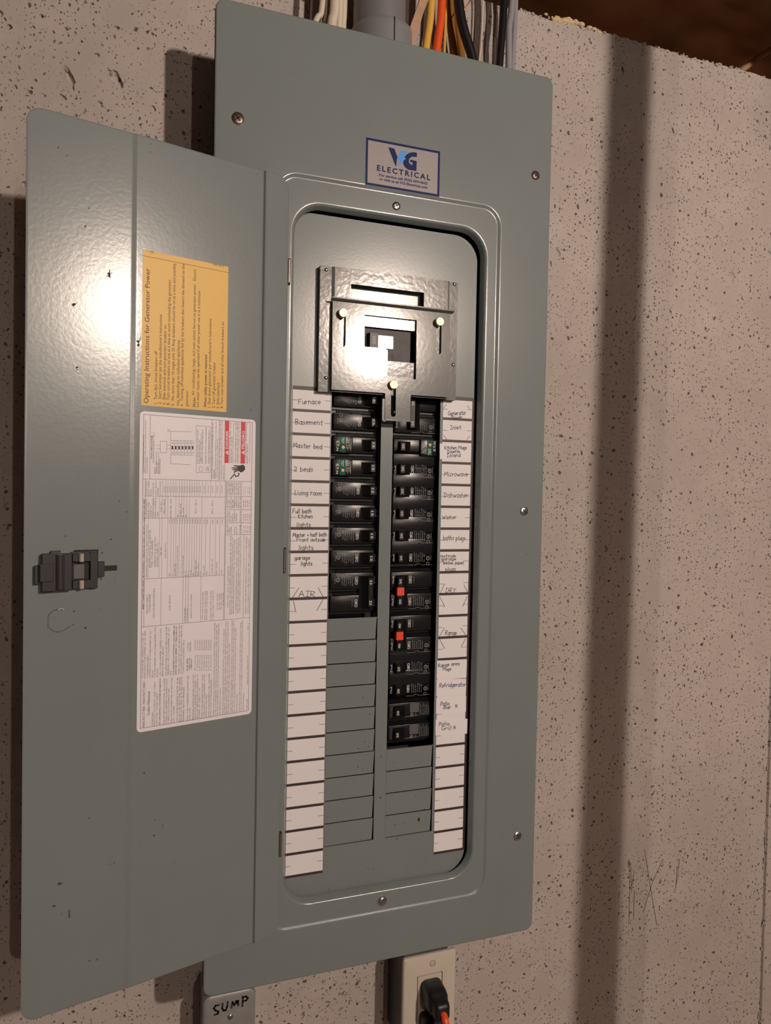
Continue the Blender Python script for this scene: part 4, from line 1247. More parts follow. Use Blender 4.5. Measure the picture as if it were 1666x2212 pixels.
for c, words in enumerate((('PANEL LUGS', 'A,B AND MAIN', 'NEUTRAL (MN)', 'TERMINALES', 'DEL PANEL A, B', '(Y) Y NEUTRO', 'PRINCIPAL (N)', 'LB-IN (N-m)'), ('GROUND LUG', '(G1) AND', 'NEUTRAL LUG', '(N)', 'TERMINAL DE', 'CONEXION A', 'TIERRA (G1) Y', 'NEUTRO (N)'), ('NEUTRAL &', 'GROUND BAR', 'NEUTRO Y', 'BARRA DE', 'CONEXION A', 'TIERRA', '', 'LB-IN (N-m)'), ('WIRE SIZE', 'CABLE /', 'CALIBRE', '', '60/75 C', 'AL-CU', '', 'AWG/KCMIL'))):
    ys = ((1165, 1000), (1345, 1195), (1525, 1385), (1685, 1560))[c]
    for i, wd in enumerate(words):
        if wd:
            vline(mb, ZA, wd, 1240 + i * 24.5, ys[0], ys[1] + (len(wd) < 9) * 30, 15, 1, YT, .01, KA)
    for i in range(4):
        vline(mb, ZA, ('-----', '250 (28)', '20 (2.3)', '14 - 10')[c] if i != 3 else ('275 (31)', '45 (5.1)', '50 (5.6)', '2/0')[c], 1456 + i * 27, ys[0] - 15, ys[0] - 105, 14, 1, YT, .008, KA)
tag(mb.build('wiring_label', [LABELP, PRINT, RED, PAPER], door, local=True), 'white wiring label with tables and red danger panels')

# plastic latch seen from behind
ZL = lambda x, y: dpx(40 + x * .15606, 1150 + y * .15606)
mb = MB()


def lbox(x0, x1, y0, y1, d0, d1, m=0, bev=.5):
    a, b = ZL(x0, (y0 + y1) / 2), ZL(x1, (y0 + y1) / 2)
    c, d = ZL((x0 + x1) / 2, y1), ZL((x0 + x1) / 2, y0)
    mb.box(a[0], b[0], -d1, -d0, c[1], d[1], m, bev)


lbox(310, 720, 285, 805, 0, 5, 0)
lbox(216, 330, 455, 715, 0, 2, 0, .3)
lbox(276, 470, 425, 675, 0, 6.5, 0)
lbox(310, 470, 675, 825, 0, 2.5, 0, .3)
lbox(440, 580, 252, 300, 0, 2, 0, .3)
c0, c1 = ZL(560, 780), ZL(560, 300)
mb.tube([(c0[0], -3.5, c0[1]), (c1[0], -3.5, c1[1])], 4.0, 18, 0, 1.0)
lbox(610, 720, 300, 790, 0, 6, 0)
mb.build('latch_body', DKGREY, door, smooth=40, local=True)
mb = MB()
lbox(980, 1085, 265, 770, 0, 4, 0)
lbox(720, 1085, 262, 290, 0, 2, 0, .2)
lbox(775, 1105, 240, 265, 0, .6, 1, .1)
lbox(1085, 1105, 255, 390, 0, .3, 1, .05)
lbox(1085, 1180, 395, 610, 0, 3.5, 0)
lbox(725, 985, 395, 655, 0, .5, 1, .1)
lbox(755, 905, 440, 640, .2, 1.6, 2, .2)
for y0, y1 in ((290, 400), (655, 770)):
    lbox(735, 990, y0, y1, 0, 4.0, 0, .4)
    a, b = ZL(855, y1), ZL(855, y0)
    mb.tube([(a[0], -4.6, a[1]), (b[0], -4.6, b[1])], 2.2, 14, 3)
mb.build('latch_frame', [DKGREY, CAVITY, MIDGREY, mat('prong_highlight', (0.42, 0.36, 0.32), rough=.3)], door, smooth=40, local=True)  # pale tan on the prongs paints their bright highlight into the colour
mb = MB()
lbox(1190, 1365, 458, 530, -.6, .12, 0, .05)
mb.build('latch_slot', CAVITY, door, local=True)
# outline of a knock-out beside the latch, chips and scuffs
mb = MB()
q = [(720, 1303), (690, 1310), (650, 1345), (600, 1368), (540, 1376), (480, 1360), (418, 1305), (418, 1150), (460, 1105), (500, 1075), (550, 1060), (630, 1070)]
mb.stroke([ZL(*p) for p in q], .28, -.06, 0)
mb.stroke([ZL(*p) for p in [(550, 1072), (585, 1055), (630, 1068)]], .45, -.08, 1)
mb.build('knockout_outline', [CHIP, PAPER], door, local=True)
mb = MB()
rnd = random.Random(3)
for u, v, r in [(298, 738, 2.6), (299, 745, 2.0), (235, 590, 1.6), (236, 596, 1.4), (160, 657, 1.7), (165, 655, .9), (167, 793, 1.3), (168, 798, .8), (193, 449, .9), (185, 488, 1), (127, 317, .8), (326, 311, .9), (325, 329, 1), (556, 376, 1), (146, 335, .6), (258, 1082, 1), (274, 1106, .9), (240, 1165, .9),
                (221, 1194, 1), (219, 1251, 1), (217, 1317, .8), (161, 1320, .9), (159, 1349, .8), (185, 1356, 1.5), (142, 1158, .9), (248, 1248, .7), (311, 1670, 1.2), (333, 1805, 1.8), (335, 1771, .8), (246, 1864, 1.2), (239, 1867, .9), (129, 1909, 1.8), (135, 1908, .7), (118, 1957, 1.3), (133, 1974, .8), (193, 1767, .8), (376, 1864, .9), (303, 1823, .6), (211, 2070, .7), (209, 2073, 1), (194, 2075, .8), (162, 2078, .7), (366, 1889, .6), (424, 1996, .6), (386, 1815, .6), (548, 1460, .8), (559, 1300, .7), (541, 885, 1), (540, 1168, .8)]:
    p = dpx(u, v, YM if u > 295 else 0)
    mb.flat(blob(p[0], p[1], r * .72, rnd, 9, rnd.uniform(.6, 1.1), rnd.uniform(0, 3)), (YM if u > 296 else (YM if u > 292 else 0)) - .05)
for pts in ([(351, 1778), (351, 1788)], [(150, 1966), (151, 1982)], [(237, 583), (238, 600)], [(231, 597), (242, 589)], [(303, 728), (297, 748)]):
    q = [dpx(u, v, 0) for u, v in pts]
    mb.stroke(q, .5, (YM if pts[0][0] > 292 else 0) - .06, 0)
mb.build('paint_chip', CHIP, door, local=True)['kind'] = 'stuff'

# ------------------------------------------------------------------ circuit breakers
ZM = lambda x, y, d: xz(640 + x * .27611, 420 + y * .27611, d)
# local frame: x 0 (inner edge) to 58 (outer edge), z up, y = 0 at the dead front; the left column is the same thing turned half a circle
FY = 9.0                                           # the faces lie a little behind the dead front
SMALL = ['Circuit breaker HACR', 'Type BR 120/240 Vac', 'Tipo BR 10 kA int', '60/75 C wire only', '14-8 AWG Cu/Al', 'Issue no. A-3121']


def body_mesh(afci=False, newer=False, up=1):
    mb = MB()
    mb.box(.8, 57.2, FY + 4.5, 44, -12.4, 12.4, 0, .3)         # case
    mb.box(2.2, 56.2, FY, FY + 7, -9.1, 9.1, 0, .9, 2)         # raised face
    for k, dy in ((9.7, 1.2), (11.2, 2.2)):                    # stepped ridges above the face
        a, b = sorted((up * k, up * (k + 1.0)))
        mb.box(2.5, 55.0 - k * .3, FY + dy, FY + 6, a, b, 0, .35)
    if afci:
        mb.box(33.8, 56.8, FY - 3.0, FY + 5, -9.7, 9.7, 0, 1.4, 2)
    if newer:
        mb.box(28, 40, FY - 1.2, FY + 3, -3.0, 8.6, 2, .6)
        mb.box(3.0, 8.2, FY - 1.4, FY + 3, -7.0, 7.0, 1, .8)
    return mb


def handle_mesh(h=11.6, tall=None):
    """rocker leaning towards the ON side"""
    mb = MB()
    z0, z1 = (-h / 2, h / 2) if tall is None else tall
    r = [[(7.4, FY + .4, z0 - .6), (22.6, FY + .4, z0 - .6), (22.6, FY + .4, z1 + .6), (7.4, FY + .4, z1 + .6)],
         [(7.4, FY - .4, z0 - .5), (22.6, FY - .4, z0 - .5), (22.6, FY - .4, z1 + .5), (7.4, FY - .4, z1 + .5)],
         [(8.6, FY - 1.0, z0), (20.4, FY - 1.0, z0), (20.4, FY - 1.0, z1), (8.6, FY - 1.0, z1)],
         [(7.6, FY - 6.4, z0 + .5), (14.4, FY - 6.4, z0 + .5), (14.4, FY - 6.4, z1 - .5), (7.6, FY - 6.4, z1 - .5)],
         [(8.6, FY - 7.4, z0 + 1.4), (13.6, FY - 7.4, z0 + 1.4), (13.6, FY - 7.4, z1 - 1.4), (8.6, FY - 7.4, z1 - 1.4)]]
    mb.loft(r, 0, True, True)
    return mb


def vt(mb, s, xc, z0, z1, h, y, m=0, bold=0.0, res=1):
    mb.text(s, (xc + h / 2, z0), (xc + h / 2, z1), h, y, m, bold, res)


def markings(kind, amps):
    mb = MB()
    y = FY - .06
    if kind == 'std' or kind == 'tie':
        vt(mb, 'On/I', 5.0, -4.2, 3.6, 2.2, y, 0, .02, 2)
        vt(mb, 'Off/O', 26.0, -4.6, 4.4, 3.4, y, 0, .02, 2)
        if kind == 'std':
            for i, s in enumerate(SMALL):
                vt(mb, s, 30.3 + i * 2.45, -5.2, 5.8 - (i % 3) * .9, 1.25, y, 1)
            mb.stroke(arc(47.6, -1.2, 2.1, 2.1, 0, 360, 16), .34, y, 0)
            vt(mb, 'UL', 47.6, -2.4, .1, 1.3, y, 0)
            mb.stroke(arc(47.4, -7.2, 1.7, 1.7, 0, 360, 12), .5, y, 1)
            vt(mb, 'listed', 51.0, -3.2, 2.6, 1.1, y, 1)
            mb.stroke([(24, -8.6), (33, -8.6), (34, -7.3), (38, -7.3), (39, -8.6), (54, -8.6)], .25, y, 1)
        else:
            vt(mb, 'Common Trip', 30.3, -4.5, 3.5, 1.2, y, 1)
    elif kind == 'afci':
        yb = FY - 3.06
        mb.rect(42.2, 48.6, -8.6, 8.6, yb, 2)
        vt(mb, 'TEST', 45.6, -7.8, -.8, 3.0, yb - .04, 0, .02, 2)
        vt(mb, 'E.T.N', 51.6, -3.5, 7.5, 2.5, yb, 0, .03, 2)
        for i, s in enumerate(('Combination', 'Type AFCI', '120 Vac', 'LISTED 60 Hz')):
            vt(mb, s, 35.9 + i * 1.75, -7.0, 6.8 - (i % 2) * 2, 1.15, yb, 0, .02)
        mb.cyl((45.4, FY - 2.8, 3.4), (0, -1, 0), 1.8, 1.3, 16, m=3)
    elif kind == 'newer':
        for i in range(6):
            vt(mb, ('TYPE BRP AFCI/GFI', '120 Vac 60 Hz', '75C wire Cu/Al', 'SWD HACR', 'LISTED', 'Catalog no.')[i], 41.8 + i * 2.1, -6.5, 7.0 - (i % 2) * 2.2, 1.05, y, 1)
        mb.stroke(arc(31.4, -5.6, 1.7, 1.7, 0, 360, 12), .4, y, 0)
        mb.stroke([(30.4, -6.6), (32.4, -4.6)], .35, y, 0)
        vt(mb, 'TEST', 7.0, -4.0, 4.5, 1.7, FY - 1.46, 1)
        vt(mb, 'wire', 36, -7.6, -2.2, 1.2, y, 1)
        mb.stroke([(23, -7.2), (40, -6.6)], .3, y, 1)
    return mb


def amp_mesh(amps, z0=-3.0, z1=3.0):
    mb = MB()
    vt(mb, amps, 11.1, z0 * .9, z1 * .9, 2.7, FY - 7.46, 0, .02, 2)
    return mb


OXL, OXR, DZB = 191.6, 205.0, 2.2                   # inner edges of the two rows, rise of the faces within a space
PROTO = {}


def part(key, fn, name, mats, parent, smooth=None):
    if key not in PROTO:
        o = fn().build(name, mats, None, smooth, local=True)
        PROTO[key] = o
    else:
        o = PROTO[key].copy()
        COL.objects.link(o)
    o.parent = parent
    return o


def breaker(side, row, kind, amps, label, cat='circuit breaker'):
    x = OXL if side == 'L' else OXR
    z = rowz(row) + 12.7 + DZB
    e = thing('circuit_breaker', label, cat, (x, DF, z), 'circuit breakers in the panel', roty=math.pi if side == 'L' else 0.0)
    part('body' + kind + side, lambda: body_mesh(kind == 'afci', kind == 'newer', 1 if side == 'R' else -1), 'breaker_body', [BLACK, DKGREY, MIDGREY], e, 40)
    h = part('handle', lambda: handle_mesh(), 'handle', BLACKM, e, 30)
    part('amp' + amps, lambda: amp_mesh(amps), 'amp_rating', WHITEINK, h)
    part('mark' + kind, lambda: markings(kind, amps), 'face_print', [WHITEINK, FAINTINK, TEAL, ORANGEBTN], e)
    return e


def double_breaker(side, row, amps, label, red=False, off=0.0):
    """two poles side by side with one tied handle; row is the upper row"""
    x = OXL if side == 'L' else OXR
    z = rowz(row) + DZB
    e = thing('circuit_breaker', label, 'circuit breaker', (x, DF, z), 'circuit breakers in the panel', roty=math.pi if side == 'L' else 0.0)
    for i, dz in enumerate((12.7, -12.7)):
        o = part('bodystd' + side, lambda: body_mesh(up=1 if side == 'R' else -1), 'breaker_body', [BLACK, DKGREY, MIDGREY], e, 40)
        o.location = (0, 0, dz * .001)
        k = 'std' if (i == 1) else 'tie'
        o = part('mark' + k, lambda k=k: markings(k, amps), 'face_print', [WHITEINK, FAINTINK, TEAL, ORANGEBTN], e)
        o.location = (0, 0, dz * .001)
    h = part('tall', lambda: handle_mesh(tall=(-17.5, 17.5)), 'tied_handle', BLACKM, e, 30)
    h.location = (off * .001, 0, 0)
    for dz in (11.5, -11.5):
        o = part('amp' + amps, lambda: amp_mesh(amps), 'amp_rating', WHITEINK, h)
        o.location = (0, 0, dz * .001)
    if red:
        mb = MB()
        mb.box(6.8, 15.6, FY - 8.6, FY - 2, -4.6, 4.9, 0, .4)
        mb.build('red_handle_tie', REDCLIP, e, local=True)
    return e


for row, kind, amps, lab in ((1, 'std', '15', 'Furnace'), (2, 'std', '15', 'Basement'), (3, 'afci', '15', 'Master bed'), (4, 'afci', '15', '2 beds'), (5, 'std', '15', 'Living room'), (6, 'std', '15', 'Full bath Kitchen lights'), (7, 'std', '15', 'Master + half bath'), (8, 'std', '15', 'garage lights')):
    breaker('L', row, kind, amps, ('black breaker with teal test stripe' if kind == 'afci' else 'black single breaker') + ' beside the ' + lab + ' label')
double_breaker('L', 9, '25', 'black double breaker marked 25 beside the AIR label')
double_breaker('R', 1, '30', 'black double breaker marked 30 beside the Generator Power label', off=11.0)
breaker('R', 3, 'afci', '20', 'black breaker with teal test stripe beside the Kitchen Plugs label')
for row, lab in ((4, 'Microwave'), (5, 'Dishwasher'), (6, 'Washer'), (7, 'baths plugs'), (8, 'outside garage plugs'), (13, 'Range area Plugs'), (14, 'Refridgerator')):
    breaker('R', row, 'std', '20', 'black single breaker marked 20 beside the ' + lab + ' label')
double_breaker('R', 9, '30', 'double breaker with red handle tie beside the DRY label', True)
double_breaker('R', 11, '40', 'double breaker with red handle tie beside the Range label', True)
breaker('R', 15, 'newer', '20', 'black breaker with grey button beside the Patio Bar label')
breaker('R', 16, 'newer', '20', 'black breaker with grey button beside the Patio Grill label')

# main breaker under the interlock
mbk = thing('main_breaker', 'black main breaker marked 200 behind the interlock window', 'circuit breaker', (188, 15, 650))
mb = MB()
mb.box(151, ZM(897, 1200, 9)[0], 9.0, 58, 653, 711, 0, 1.0)
mb.build('breaker_body', mat('main_breaker_grey', (0.085, 0.082, 0.085), rough=.5, spec=.25, bump=.0001, bscale=120, var=.5, vscale=70, ), mbk)
mb = MB()
a, b = ZM(575, 1195, 2), ZM(640, 1088, 2)
mb.loft([[(a[0] - 1, 9, a[1] - 1), (b[0] + 3, 9, a[1] - 1), (b[0] + 3, 9, b[1] + 1), (a[0] - 1, 9, b[1] + 1)], [(a[0], 1, a[1]), (b[0], 1, a[1]), (b[0], 1, b[1]), (a[0], 1, b[1])]], 0, True, True)
hd = mb.build('handle', BLACKM, mbk)
mb = MB()
vt(mb, '200', (a[0] + b[0]) / 2, a[1] + 3.5, b[1] - 3.0, 3.2, .9, 0, .015, 2)
mb.build('amp_rating', WHITEINK, hd)
mb = MB()
p0, p1 = ZM(763, 1300, 8.9), ZM(763, 1252, 8.9)
mb.text('OFF', p0, p1, 2.8, 8.88, 1, .01, 2)
mb.stroke([ZM(753, 1240, 8.9), ZM(753, 1222, 8.9)], .4, 8.88, 1)
mb.build('face_print', [WHITEINK, INK], mbk)
mb = MB()
q = rr(*(lambda a, b: (a[0], b[0], a[1], b[1]))(ZM(640, 1200, 7.8), ZM(760, 1112, 7.8)), .5, 1)
mb.prism([q], 7.8, 9.1, 0)
mb.build('rating_plate', mat('rating_plate_grey', (0.5, 0.5, 0.5), rough=.25), mbk)

# ------------------------------------------------------------------ generator interlock
lock = thing('generator_interlock', 'grey sliding generator interlock plate over the main breaker', 'interlock', (192, 15, 632))
YFL, YBR, YPL = 7.0, 4.6, 0.0
mb = MB()
bl, brr = 113.3, 275.6
bz0b, bz1b = 633.0, 767.0
win1 = rr(*(lambda a, b: (a[0], b[0], a[1], b[1]))(ZM(428, 880, YBR), ZM(1018, 705, YBR)), .8, 2)
win1 = rr(ZM(428, 800, YBR)[0], ZM(1000, 850, YBR)[0], 727.5, ZM(720, 735, YBR)[1], .8, 2)
win2 = rr(156.0, ZM(955, 1100, YBR)[0], ZM(830, 1312, YBR)[1], ZM(730, 1050, YBR)[1], .8, 2)
mb.prism([rr(129.0, 262.0, bz0b + .5, bz1b, .4, 1), win1, win2], YBR, YBR + 1.4)
mb.prism([rr(bl, 126.0, bz0b, bz1b, .8, 2)], YFL, YFL + 1.4)
mb.prism([rr(265.0, brr, bz0b, bz1b, .8, 2)], YFL, YFL + 1.4)
for xa, xb in ((126.0, 129.0), (265.0, 262.0)):
    mb.loft([[(xa, YFL, bz0b), (xb, YBR, bz0b), (xb, YBR + 1.4, bz0b), (xa, YFL + 1.4, bz0b)], [(xa, YFL, bz1b), (xb, YBR, bz1b), (xb, YBR + 1.4, bz1b), (xa, YFL + 1.4, bz1b)]], 0, True, True)
mb.prism([rr(bl, bl + 1.4, bz0b, bz1b, .1, 1)], YFL + .2, DF)
mb.prism([rr(brr - 1.4, brr, bz0b, bz1b, .1, 1)], YFL + .2, DF)
mb.build('bracket', HAMMER, lock, smooth=30)
for u, v in ((705, 583), (704, 816), (982, 614), (979, 788)):
    p = xz(u, v, YFL)
    mb = MB()
    mb.ball((p[0], YFL, p[1]), 2.2, 0, 2, (1, .7, 1))
    mb.build('rivet', STEEL, lock, smooth=60)
# sliding plate with L-shaped window, slots, tab and turned-out top lip
pl0, pl1 = 126.3, 263.8
ptop, pbot = 730.0, 635.0
t0, t1, tb = 187.2, 217.3, 606.5
win = [ZM(540, 938, YPL), ZM(948, 972, YPL), ZM(945, 1446, YPL), ZM(714, 1432, YPL), ZM(714, 1215, YPL), ZM(694, 1200, YPL), ZM(536, 1190, YPL)]
wx0, wx1, wz1, wz0 = win[0][0], win[1][0], win[0][1], (win[2][1] + win[3][1]) / 2
wxm, wzm = win[3][0], win[6][1]
winL = [(wx0, wz1), (wx1, wz1), (wx1, wz0), (wxm, wz0), (wxm, wzm - 2), (wxm - 3, wzm), (wx0, wzm)]


def slot(Z, xa, xb, ya, yb):
    a, b = Z(xa, (ya + yb) / 2, YPL), Z(xb, (ya + yb) / 2, YPL)
    c, d = Z((xa + xb) / 2, yb, YPL), Z((xa + xb) / 2, ya, YPL)
    r = (b[0] - a[0]) / 2 * .95
    return rr(a[0], b[0], c[1], d[1], r, 4)


s1, s2, s3 = slot(ZM, 340, 390, 915, 1192), slot(ZM, 1100, 1140, 985, 1250), slot(ZM, 742, 780, 1470, 1740)
outer = [(pl0, pbot), (t0 - .8, pbot), (t0, pbot - .8), (t0, tb), (t1, tb), (t1, pbot - .8), (t1 + .8, pbot), (pl1, pbot), (pl1, ptop), (pl0, ptop)]
mb = MB()
mb.prism([outer, winL, s1, s2, s3], YPL, YPL + 1.5)
mb.loft([[(pl0 - 2, YPL + 1.5, ptop), (pl0 - 2, YPL, ptop - .6), (pl0 - 2, YPL - 6.0, ptop + 1.2), (pl0 - 2, YPL - 6.0, ptop + 2.6), (pl0 - 2, YPL, ptop + 1)],
         [(pl1 + 3, YPL + 1.5, ptop), (pl1 + 3, YPL, ptop - .6), (pl1 + 3, YPL - 6.0, ptop + 1.2), (pl1 + 3, YPL - 6.0, ptop + 2.6), (pl1 + 3, YPL, ptop + 1)]], 0, True, True)
mb.loft([[(t0 - .3, YPL + 1.5, tb), (t0 - .3, YPL, tb), (t0 - .3, YPL - 3.5, tb - 1.0), (t0 - .3, YPL - 3.5, tb - 2.0)], [(t1 + .3, YPL + 1.5, tb), (t1 + .3, YPL, tb), (t1 + .3, YPL - 3.5, tb - 1.0), (t1 + .3, YPL - 3.5, tb - 2.0)]], 0, True, True)
mb.box(pl0, pl0 + 1.4, YPL + 1.0, YFL, pbot, ptop, 0)
mb.v = [(p[0], p[1] + (p[2] - 633.0) * .018, p[2]) for p in mb.v]
mb.build('sliding_plate', mat('interlock_grey_paint', (0.175, 0.185, 0.185), rough=0.15, spec=0.4, bump=0.000035, bscale=230, detail=1.5), lock, smooth=30)
for u, v in ((742, 675.5), (951, 694.5), (851, 830.5)):
    p = xz(u, v, YPL - 4)
    mb = MB()
    mb.cyl((p[0], YBR, p[1]), (0, -1, 0), 2.0, 5, 14)
    mb.cyl((p[0], YPL - .2, p[1]), (0, -1, 0), 4.9, 4.2, 28, bev=.5)
    mb.stroke([(p[0] - .5, p[1] + 1), (p[0] + 2.6, p[1] + 2.6)], .3, YPL - 4.43, 1)
    mb.build('brass_screw', [BRASS, CHIP], lock, smooth=40)

# ------------------------------------------------------------------ conduit, cables above the panel
TOPZ = 1438.0
cc = (at(764, 40, 52) + at(876, 40, 52)) / 2
mb = MB()
mb.tube([(cc.x, 52, 1006), (cc.x - 1, 52, 1150), (cc.x - 3, 52, TOPZ)], 30.1, 40)
cond = thing('conduit', 'thick grey plastic conduit rising from the panel top', 'conduit', (cc.x, 52, 1005))
mb.build('pipe', PVC, cond, smooth=40)
mb = MB()
rg = []
for z, r in ((1005.2, 37), (1046, 37), (1051, 36.5), (1052.5, 35), (1052.5, 30)):
    rg.append([(cc.x + 3 + r * math.cos(2 * math.pi * i / 40), 52 + r * math.sin(2 * math.pi * i / 40), z) for i in range(40)])
mb.loft(rg, 0, True, True)
mb.box(cc.x + 4.2, cc.x + 5.4, 14.4, 16, 1006, 1052, 1)
mb.build('coupling', [mat('coupling_pvc', (0.22, 0.225, 0.245), rough=.4), CAVITY], cond, smooth=40)


def cable(name, label, m, pts, r, sx=1.0, group='cables entering the panel top'):
    """pts: pixel u, v, depth y; the lower end is taken down to the enclosure, the upper end to the joists"""
    P = [at(u, v, y) for u, v, y in pts]
    d = (P[1] - P[0]).normalized()
    low = P[0] - d * ((P[0].z - 1004.5) / max(d.z, .2))
    low.z = 1004.5
    d2 = (P[-1] - P[-2]).normalized()
    d2.z = max(d2.z, .75)
    d2.y *= .1
    hi = P[-1] + d2 * ((TOPZ - P[-1].z) / d2.z)
    hi = Vector((P[-1].x + (hi.x - P[-1].x) * .12, max(min(hi.y, 88), 6), TOPZ))
    Q = [low] + P + [P[-1].lerp(hi, .4), hi]
    R = []
    for i in range(len(Q) - 1):
        a, b = Q[i], Q[i + 1]
        p0, p3 = Q[max(i - 1, 0)], Q[min(i + 2, len(Q) - 1)]
        for k in range(4):
            t = k / 4
            R.append(.5 * ((2 * a) + (b - p0) * t + (2 * p0 - 5 * a + 4 * b - p3) * t * t + (3 * a - p0 - 3 * b + p3) * t ** 3))
    R.append(Q[-1])
    mb = MB()
    mb.tube(R, r, 14, 0, sx)
    return tag(mb.build(name, m, smooth=60), label, 'cable', group)


cable('white_cable', 'white cable leaning right beside the other white cables', WHITEC, [(684, 42, 48), (697, 2, 48)], 3.3)
cable('white_cable', 'thin white cable standing between the leaning one and the broad ones', WHITEC, [(702, 46, 62), (705, 2, 60)], 1.8)
cable('white_cable', 'broad white cable, left of the pair beside the conduit', WHITEC, [(718, 48, 50), (724, 2, 50)], 5.6)
cable('white_cable', 'white cable between the broad one and the conduit', WHITEC, [(733, 52, 56), (735, 2, 56)], 4.2)
cable('white_cable', 'white cable nearest to the grey conduit', WHITEC, [(740, 55, 66), (743, 2, 66)], 4.6)
cable('yellow_cable', 'thick yellow cable beside the orange cable', YELLOWC, [(921, 98, 50), (932, 4, 50)], [4.6] * 100)
cable('orange_cable', 'thick orange cable rising from the panel top', ORANGE, [(944, 104, 44), (955, 4, 44)], [4.7] * 100)
cable('yellow_cable', 'thin yellow cable right behind the orange cable', YELLOWC, [(960, 110, 52), (964, 6, 56)], [1.7] * 100)
cable('shaded_yellow_cable', 'yellow cable painted shade-brown left of the black cable', YELLOWC_SHADE, [(981, 118, 66), (972, 4, 66)], [5.0] * 100)
cable('shaded_yellow_cable', 'yellow cable painted shade-brown half hidden by the black cable', YELLOWC_SHADE, [(998, 122, 72), (984, 4, 74)], [4.4] * 100)
cable('black_cable', 'thick black cable leaning left across the shade-brown yellow cables', BLACKC, [(1020, 122, 40), (991, 4, 40)], [5.8] * 100)
cable('black_cable', 'black cable beside the grey cable at the panel corner', BLACKC, [(1079, 140, 52), (1089, 4, 52)], [4.8] * 100)
cable('grey_cable', 'grey cable behind the right-hand black cable', GREYC, [(1099, 147, 60), (1100, 60, 58), (1106, 4, 58)], [4.0] * 100)
cable('grey_cable', 'pale grey cable at the outer corner of the panel top', GREYC, [(1107, 148, 66), (1114, 4, 64)], [3.4] * 100)
cable('white_cable', 'thin pale cable behind the black leaning cable', WHITEC, [(1036, 128, 78), (1041, 70, 80)], 1.1)
# splintered wood between conduit and cables
mb = MB()
a, b = at(884, 92, 30), at(912, 12, 30)
d = (b - a).normalized()
a0 = a - d * ((a.z - 1004.5) / d.z)
b1 = b + d * 30
nrm = Vector((d.z, 0, -d.x))
rows_ = []
rnd = random.Random(2)
for i in range(9):
    t = i / 8
    c = a0.lerp(b1, t)
    wl, wr = 5.0 + rnd.uniform(-.8, .6), (5.4 + rnd.uniform(-1.2, 1.2)) * (1 - .25 * t)
    rows_.append([c - nrm * wl + Vector((0, -2, 0)), c + nrm * wr + Vector((0, -2, 0)), c + nrm * wr + Vector((0, 2.5, 0)), c - nrm * wl + Vector((0, 2.5, 0))])
mb.loft(rows_, 0, True, True)
tag(mb.build('wood_shim', WOOD), 'splintered wooden shim standing between conduit and yellow cable', 'wood shim')
mb = MB()
a, b = at(1009, 12, 34), at(1022, -8, 34)
mb.tube([a - Vector((5, -3, 8)), a, b, b + Vector((12, 0, 30))], .7, 8)
tag(mb.build('copper_wire', COPPER, smooth=60), 'thin bare copper wire crossing behind the black cable', 'wire')

# ------------------------------------------------------------------ junction box marked SUMP
YJ = 50.0
p0, p1 = xz(440, 2157, YJ), xz(553, 2133, YJ)
jx0, jx1 = p0[0], p1[0]
jz1 = min(p0[1], p1[1])
jz0 = jz1 - 106
jb = thing('junction_box', 'small galvanised junction box with SUMP written on its cover', 'junction box', ((jx0 + jx1) / 2, 100, jz0))
mb = MB()
mb.box(jx0 + 1.2, jx1 - 1.2, YJ + 3, 99.5, jz0 + 1.2, jz1 - 1.2, 0, 2, 2)
mb.build('box_body', DULLSTEEL, jb, smooth=40)
mb = MB()
R8 = [(0, YJ + 6, .2), (0, YJ + 2.5, 0), (0, YJ + .9, .5), (0, YJ + .2, 2.2), (0, YJ, 4.2)]
rg = [ring(rr(jx0 + d, jx1 - d, jz0 + d, jz1 - d, 7, 5), y) for _, y, d in R8]
mb.loft(rg, 0, False, True)
ZS = lambda x, y: xz(440 + x * .15606, 1980 + y * .15606, YJ)
for ch, st in (('S', [[(210, 1225), (165, 1235), (140, 1270), (165, 1300), (205, 1315), (195, 1345), (150, 1360)]]), ('U', [[(262, 1205), (258, 1270), (275, 1300), (305, 1295), (325, 1250), (335, 1180)]]),
               ('M', [[(385, 1260), (400, 1185), (425, 1225), (450, 1170), (462, 1200), (478, 1165), (480, 1230)]]), ('P', [[(535, 1240), (545, 1110)], [(540, 1115), (590, 1105), (612, 1130), (590, 1160), (550, 1170)]])):
    for q in st:
        mb.stroke([ZS(*p) for p in q], 2.1, YJ - .06, 1)
mb.build('box_cover', [DULLSTEEL, INK], jb, smooth=40)
p = ZS(368, 1390)
screw('cover_screw', p[0], p[1], 3.2, YJ, STEEL, 1.0, jb, proud=1.2)
for x in (jx0 + 9, jx0 + 24, jx1 - 9):
    pass

# ------------------------------------------------------------------ outlet with plugs
YO = 44.0
p0, p1 = xz(873, 2074, YO), xz(986, 2051, YO)
ox0, ox1 = p0[0], p1[0]
oz1 = (p0[1] + p1[1]) / 2
oz0 = oz1 - 114
oxc = (ox0 + ox1) / 2
out = thing('outlet', 'ivory wall outlet below the panel with two black plugs', 'outlet', (oxc, 100, oz0))
mb = MB()
mb.box(ox0 + 1.0, ox1 - 9, YO + 5, 99.5, oz0 + 3, oz1 + 2.0, 0, 1.0)
mb.build('outlet_box', mat('dark_box_plastic', (0.03, 0.03, 0.035), rough=.4), out)
mb = MB()
iw0, iw1, iz1, iz0 = oxc - 16.8, oxc + 16.8, oz1 - 23.5, oz1 - 91
outer_p = [(YO + 6.2, 0, 3), (YO + 2.2, 0, 3), (YO + .8, 1.0, 3), (YO, 3.6, 3)]
rg = [ring(rr(ox0 + d, ox1 - d, oz0 + d, oz1 - d, r, 4), y) for y, d, r in outer_p]
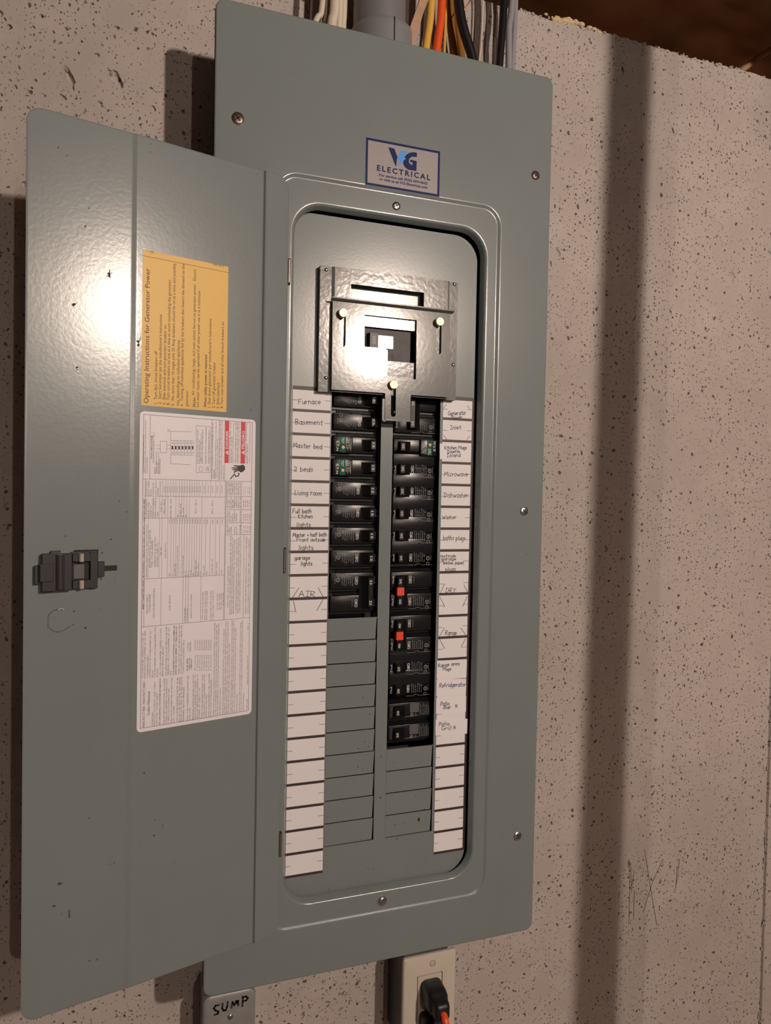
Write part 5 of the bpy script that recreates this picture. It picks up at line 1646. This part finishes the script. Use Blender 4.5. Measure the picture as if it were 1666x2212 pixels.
rg += [ring(rr(iw0, iw1, iz0, iz1, 1.6, 4), YO), ring(rr(iw0 + .3, iw1 - .3, iz0 + .3, iz1 - .3, 1.6, 4), YO + 1.8), ring(rr(iw0 + .3, iw1 - .3, iz0 + .3, iz1 - .3, 1.6, 4), YO + 6.2)]
mb.loft(rg + [rg[0]])
mb.build('wall_plate', IVORY, out, smooth=35)
mb = MB()
mb.prism([rr(iw0 + 1.1, iw1 - 1.1, iz0 + 1.1, iz1 - 1.1, 1.4, 4)], YO + .2, YO + 30)
mb.build('receptacle', IVORY, out)
mb = MB()
p = xz(935, 2081, YO)
mb.cyl((p[0], YO + .4, p[1]), (0, -1, 0), 3.4, .5, 20, m=0)
mb.stroke(arc(p[0], p[1], 3.5, 3.5, 0, 360, 20), .5, YO - .1, 1)
mb.stroke([(p[0] - 1.9, p[1] - 1.1), (p[0] + 1.9, p[1] - .3)], .5, YO - .14, 1)
mb.build('plate_screw', [IVORY, CHIP], out)


def plug(e, px0, z0, depth, m):
    mb = MB()
    secs = [(0, 11.8, 13.5, 0), (-3, 12.8, 14.2, 0), (-20, 12.4, 13.4, -1), (-27, 11.8, 11.8, -2), (-29, 9.8, 10.4, -2.4), (-36, 9.6, 10.2, -4), (-40, 8.6, 9.2, -4.6), (-42, 6.0, 6.6, -5)]
    rg = []
    for dy, hw, hh, dz in secs:
        rg.append([(q[0], YO + dy * depth, q[1] + dz) for q in rr(px0 - hw, px0 + hw, z0 - hh, z0 + hh, min(hw, hh) * .45, 4)])
    mb.loft(rg, 0, True, True)
    return mb.build('plug', m, e, smooth=45)


RUB = mat('plug_black_rubber', (0.010, 0.010, 0.014), rough=0.42)
pc = xz(932, 2122, YO)
px0, pz0 = oxc + 1.0, iz1 - 19.5
ext = thing('extension_cord', 'orange extension cord with black plug in the upper outlet socket', 'extension cord', (px0, YO, pz0))
plug(ext, px0, pz0, .92, RUB)
mb = MB()
cord = [(px0, YO - 33, pz0 - 5), (px0, YO - 40, pz0 - 6), (px0, YO - 44, pz0 - 9), (px0 + .5, YO - 46, pz0 - 15), (px0 + 1, YO - 46.5, pz0 - 30), (px0 + 4, YO - 45, pz0 - 70), (px0 + 16, YO - 40, pz0 - 200), (px0 + 30, YO - 60, pz0 - 600), (px0 + 60, YO - 120, -1160), (px0 + 120, YO - 260, -1194), (px0 + 500, YO - 500, -1194)]
mb.tube(cord, 4.2, 14)
mb.build('cord', ORANGE, ext, smooth=60)
e2 = thing('black_plug', 'black plug in the lower outlet socket under the orange cord', 'plug', (px0 - 1, YO, pz0 - 39))
plug(e2, px0 - 1.5, pz0 - 38.5, .75, RUB)
mb = MB()
mb.tube([(px0 - 1.5, YO - 27, pz0 - 43), (px0 - 1.5, YO - 33, pz0 - 46), (px0 - 2, YO - 34, pz0 - 60), (px0 - 2, YO - 26, pz0 - 200), (px0 - 60, YO - 20, pz0 - 700), (px0 - 90, YO - 40, -1190), (px0 - 300, YO - 60, -1195)], 3.4, 12)
mb.build('cord', BLACKC, e2, smooth=60)

for o in bpy.data.objects:
    if '_o' in o:
        del o['_o']
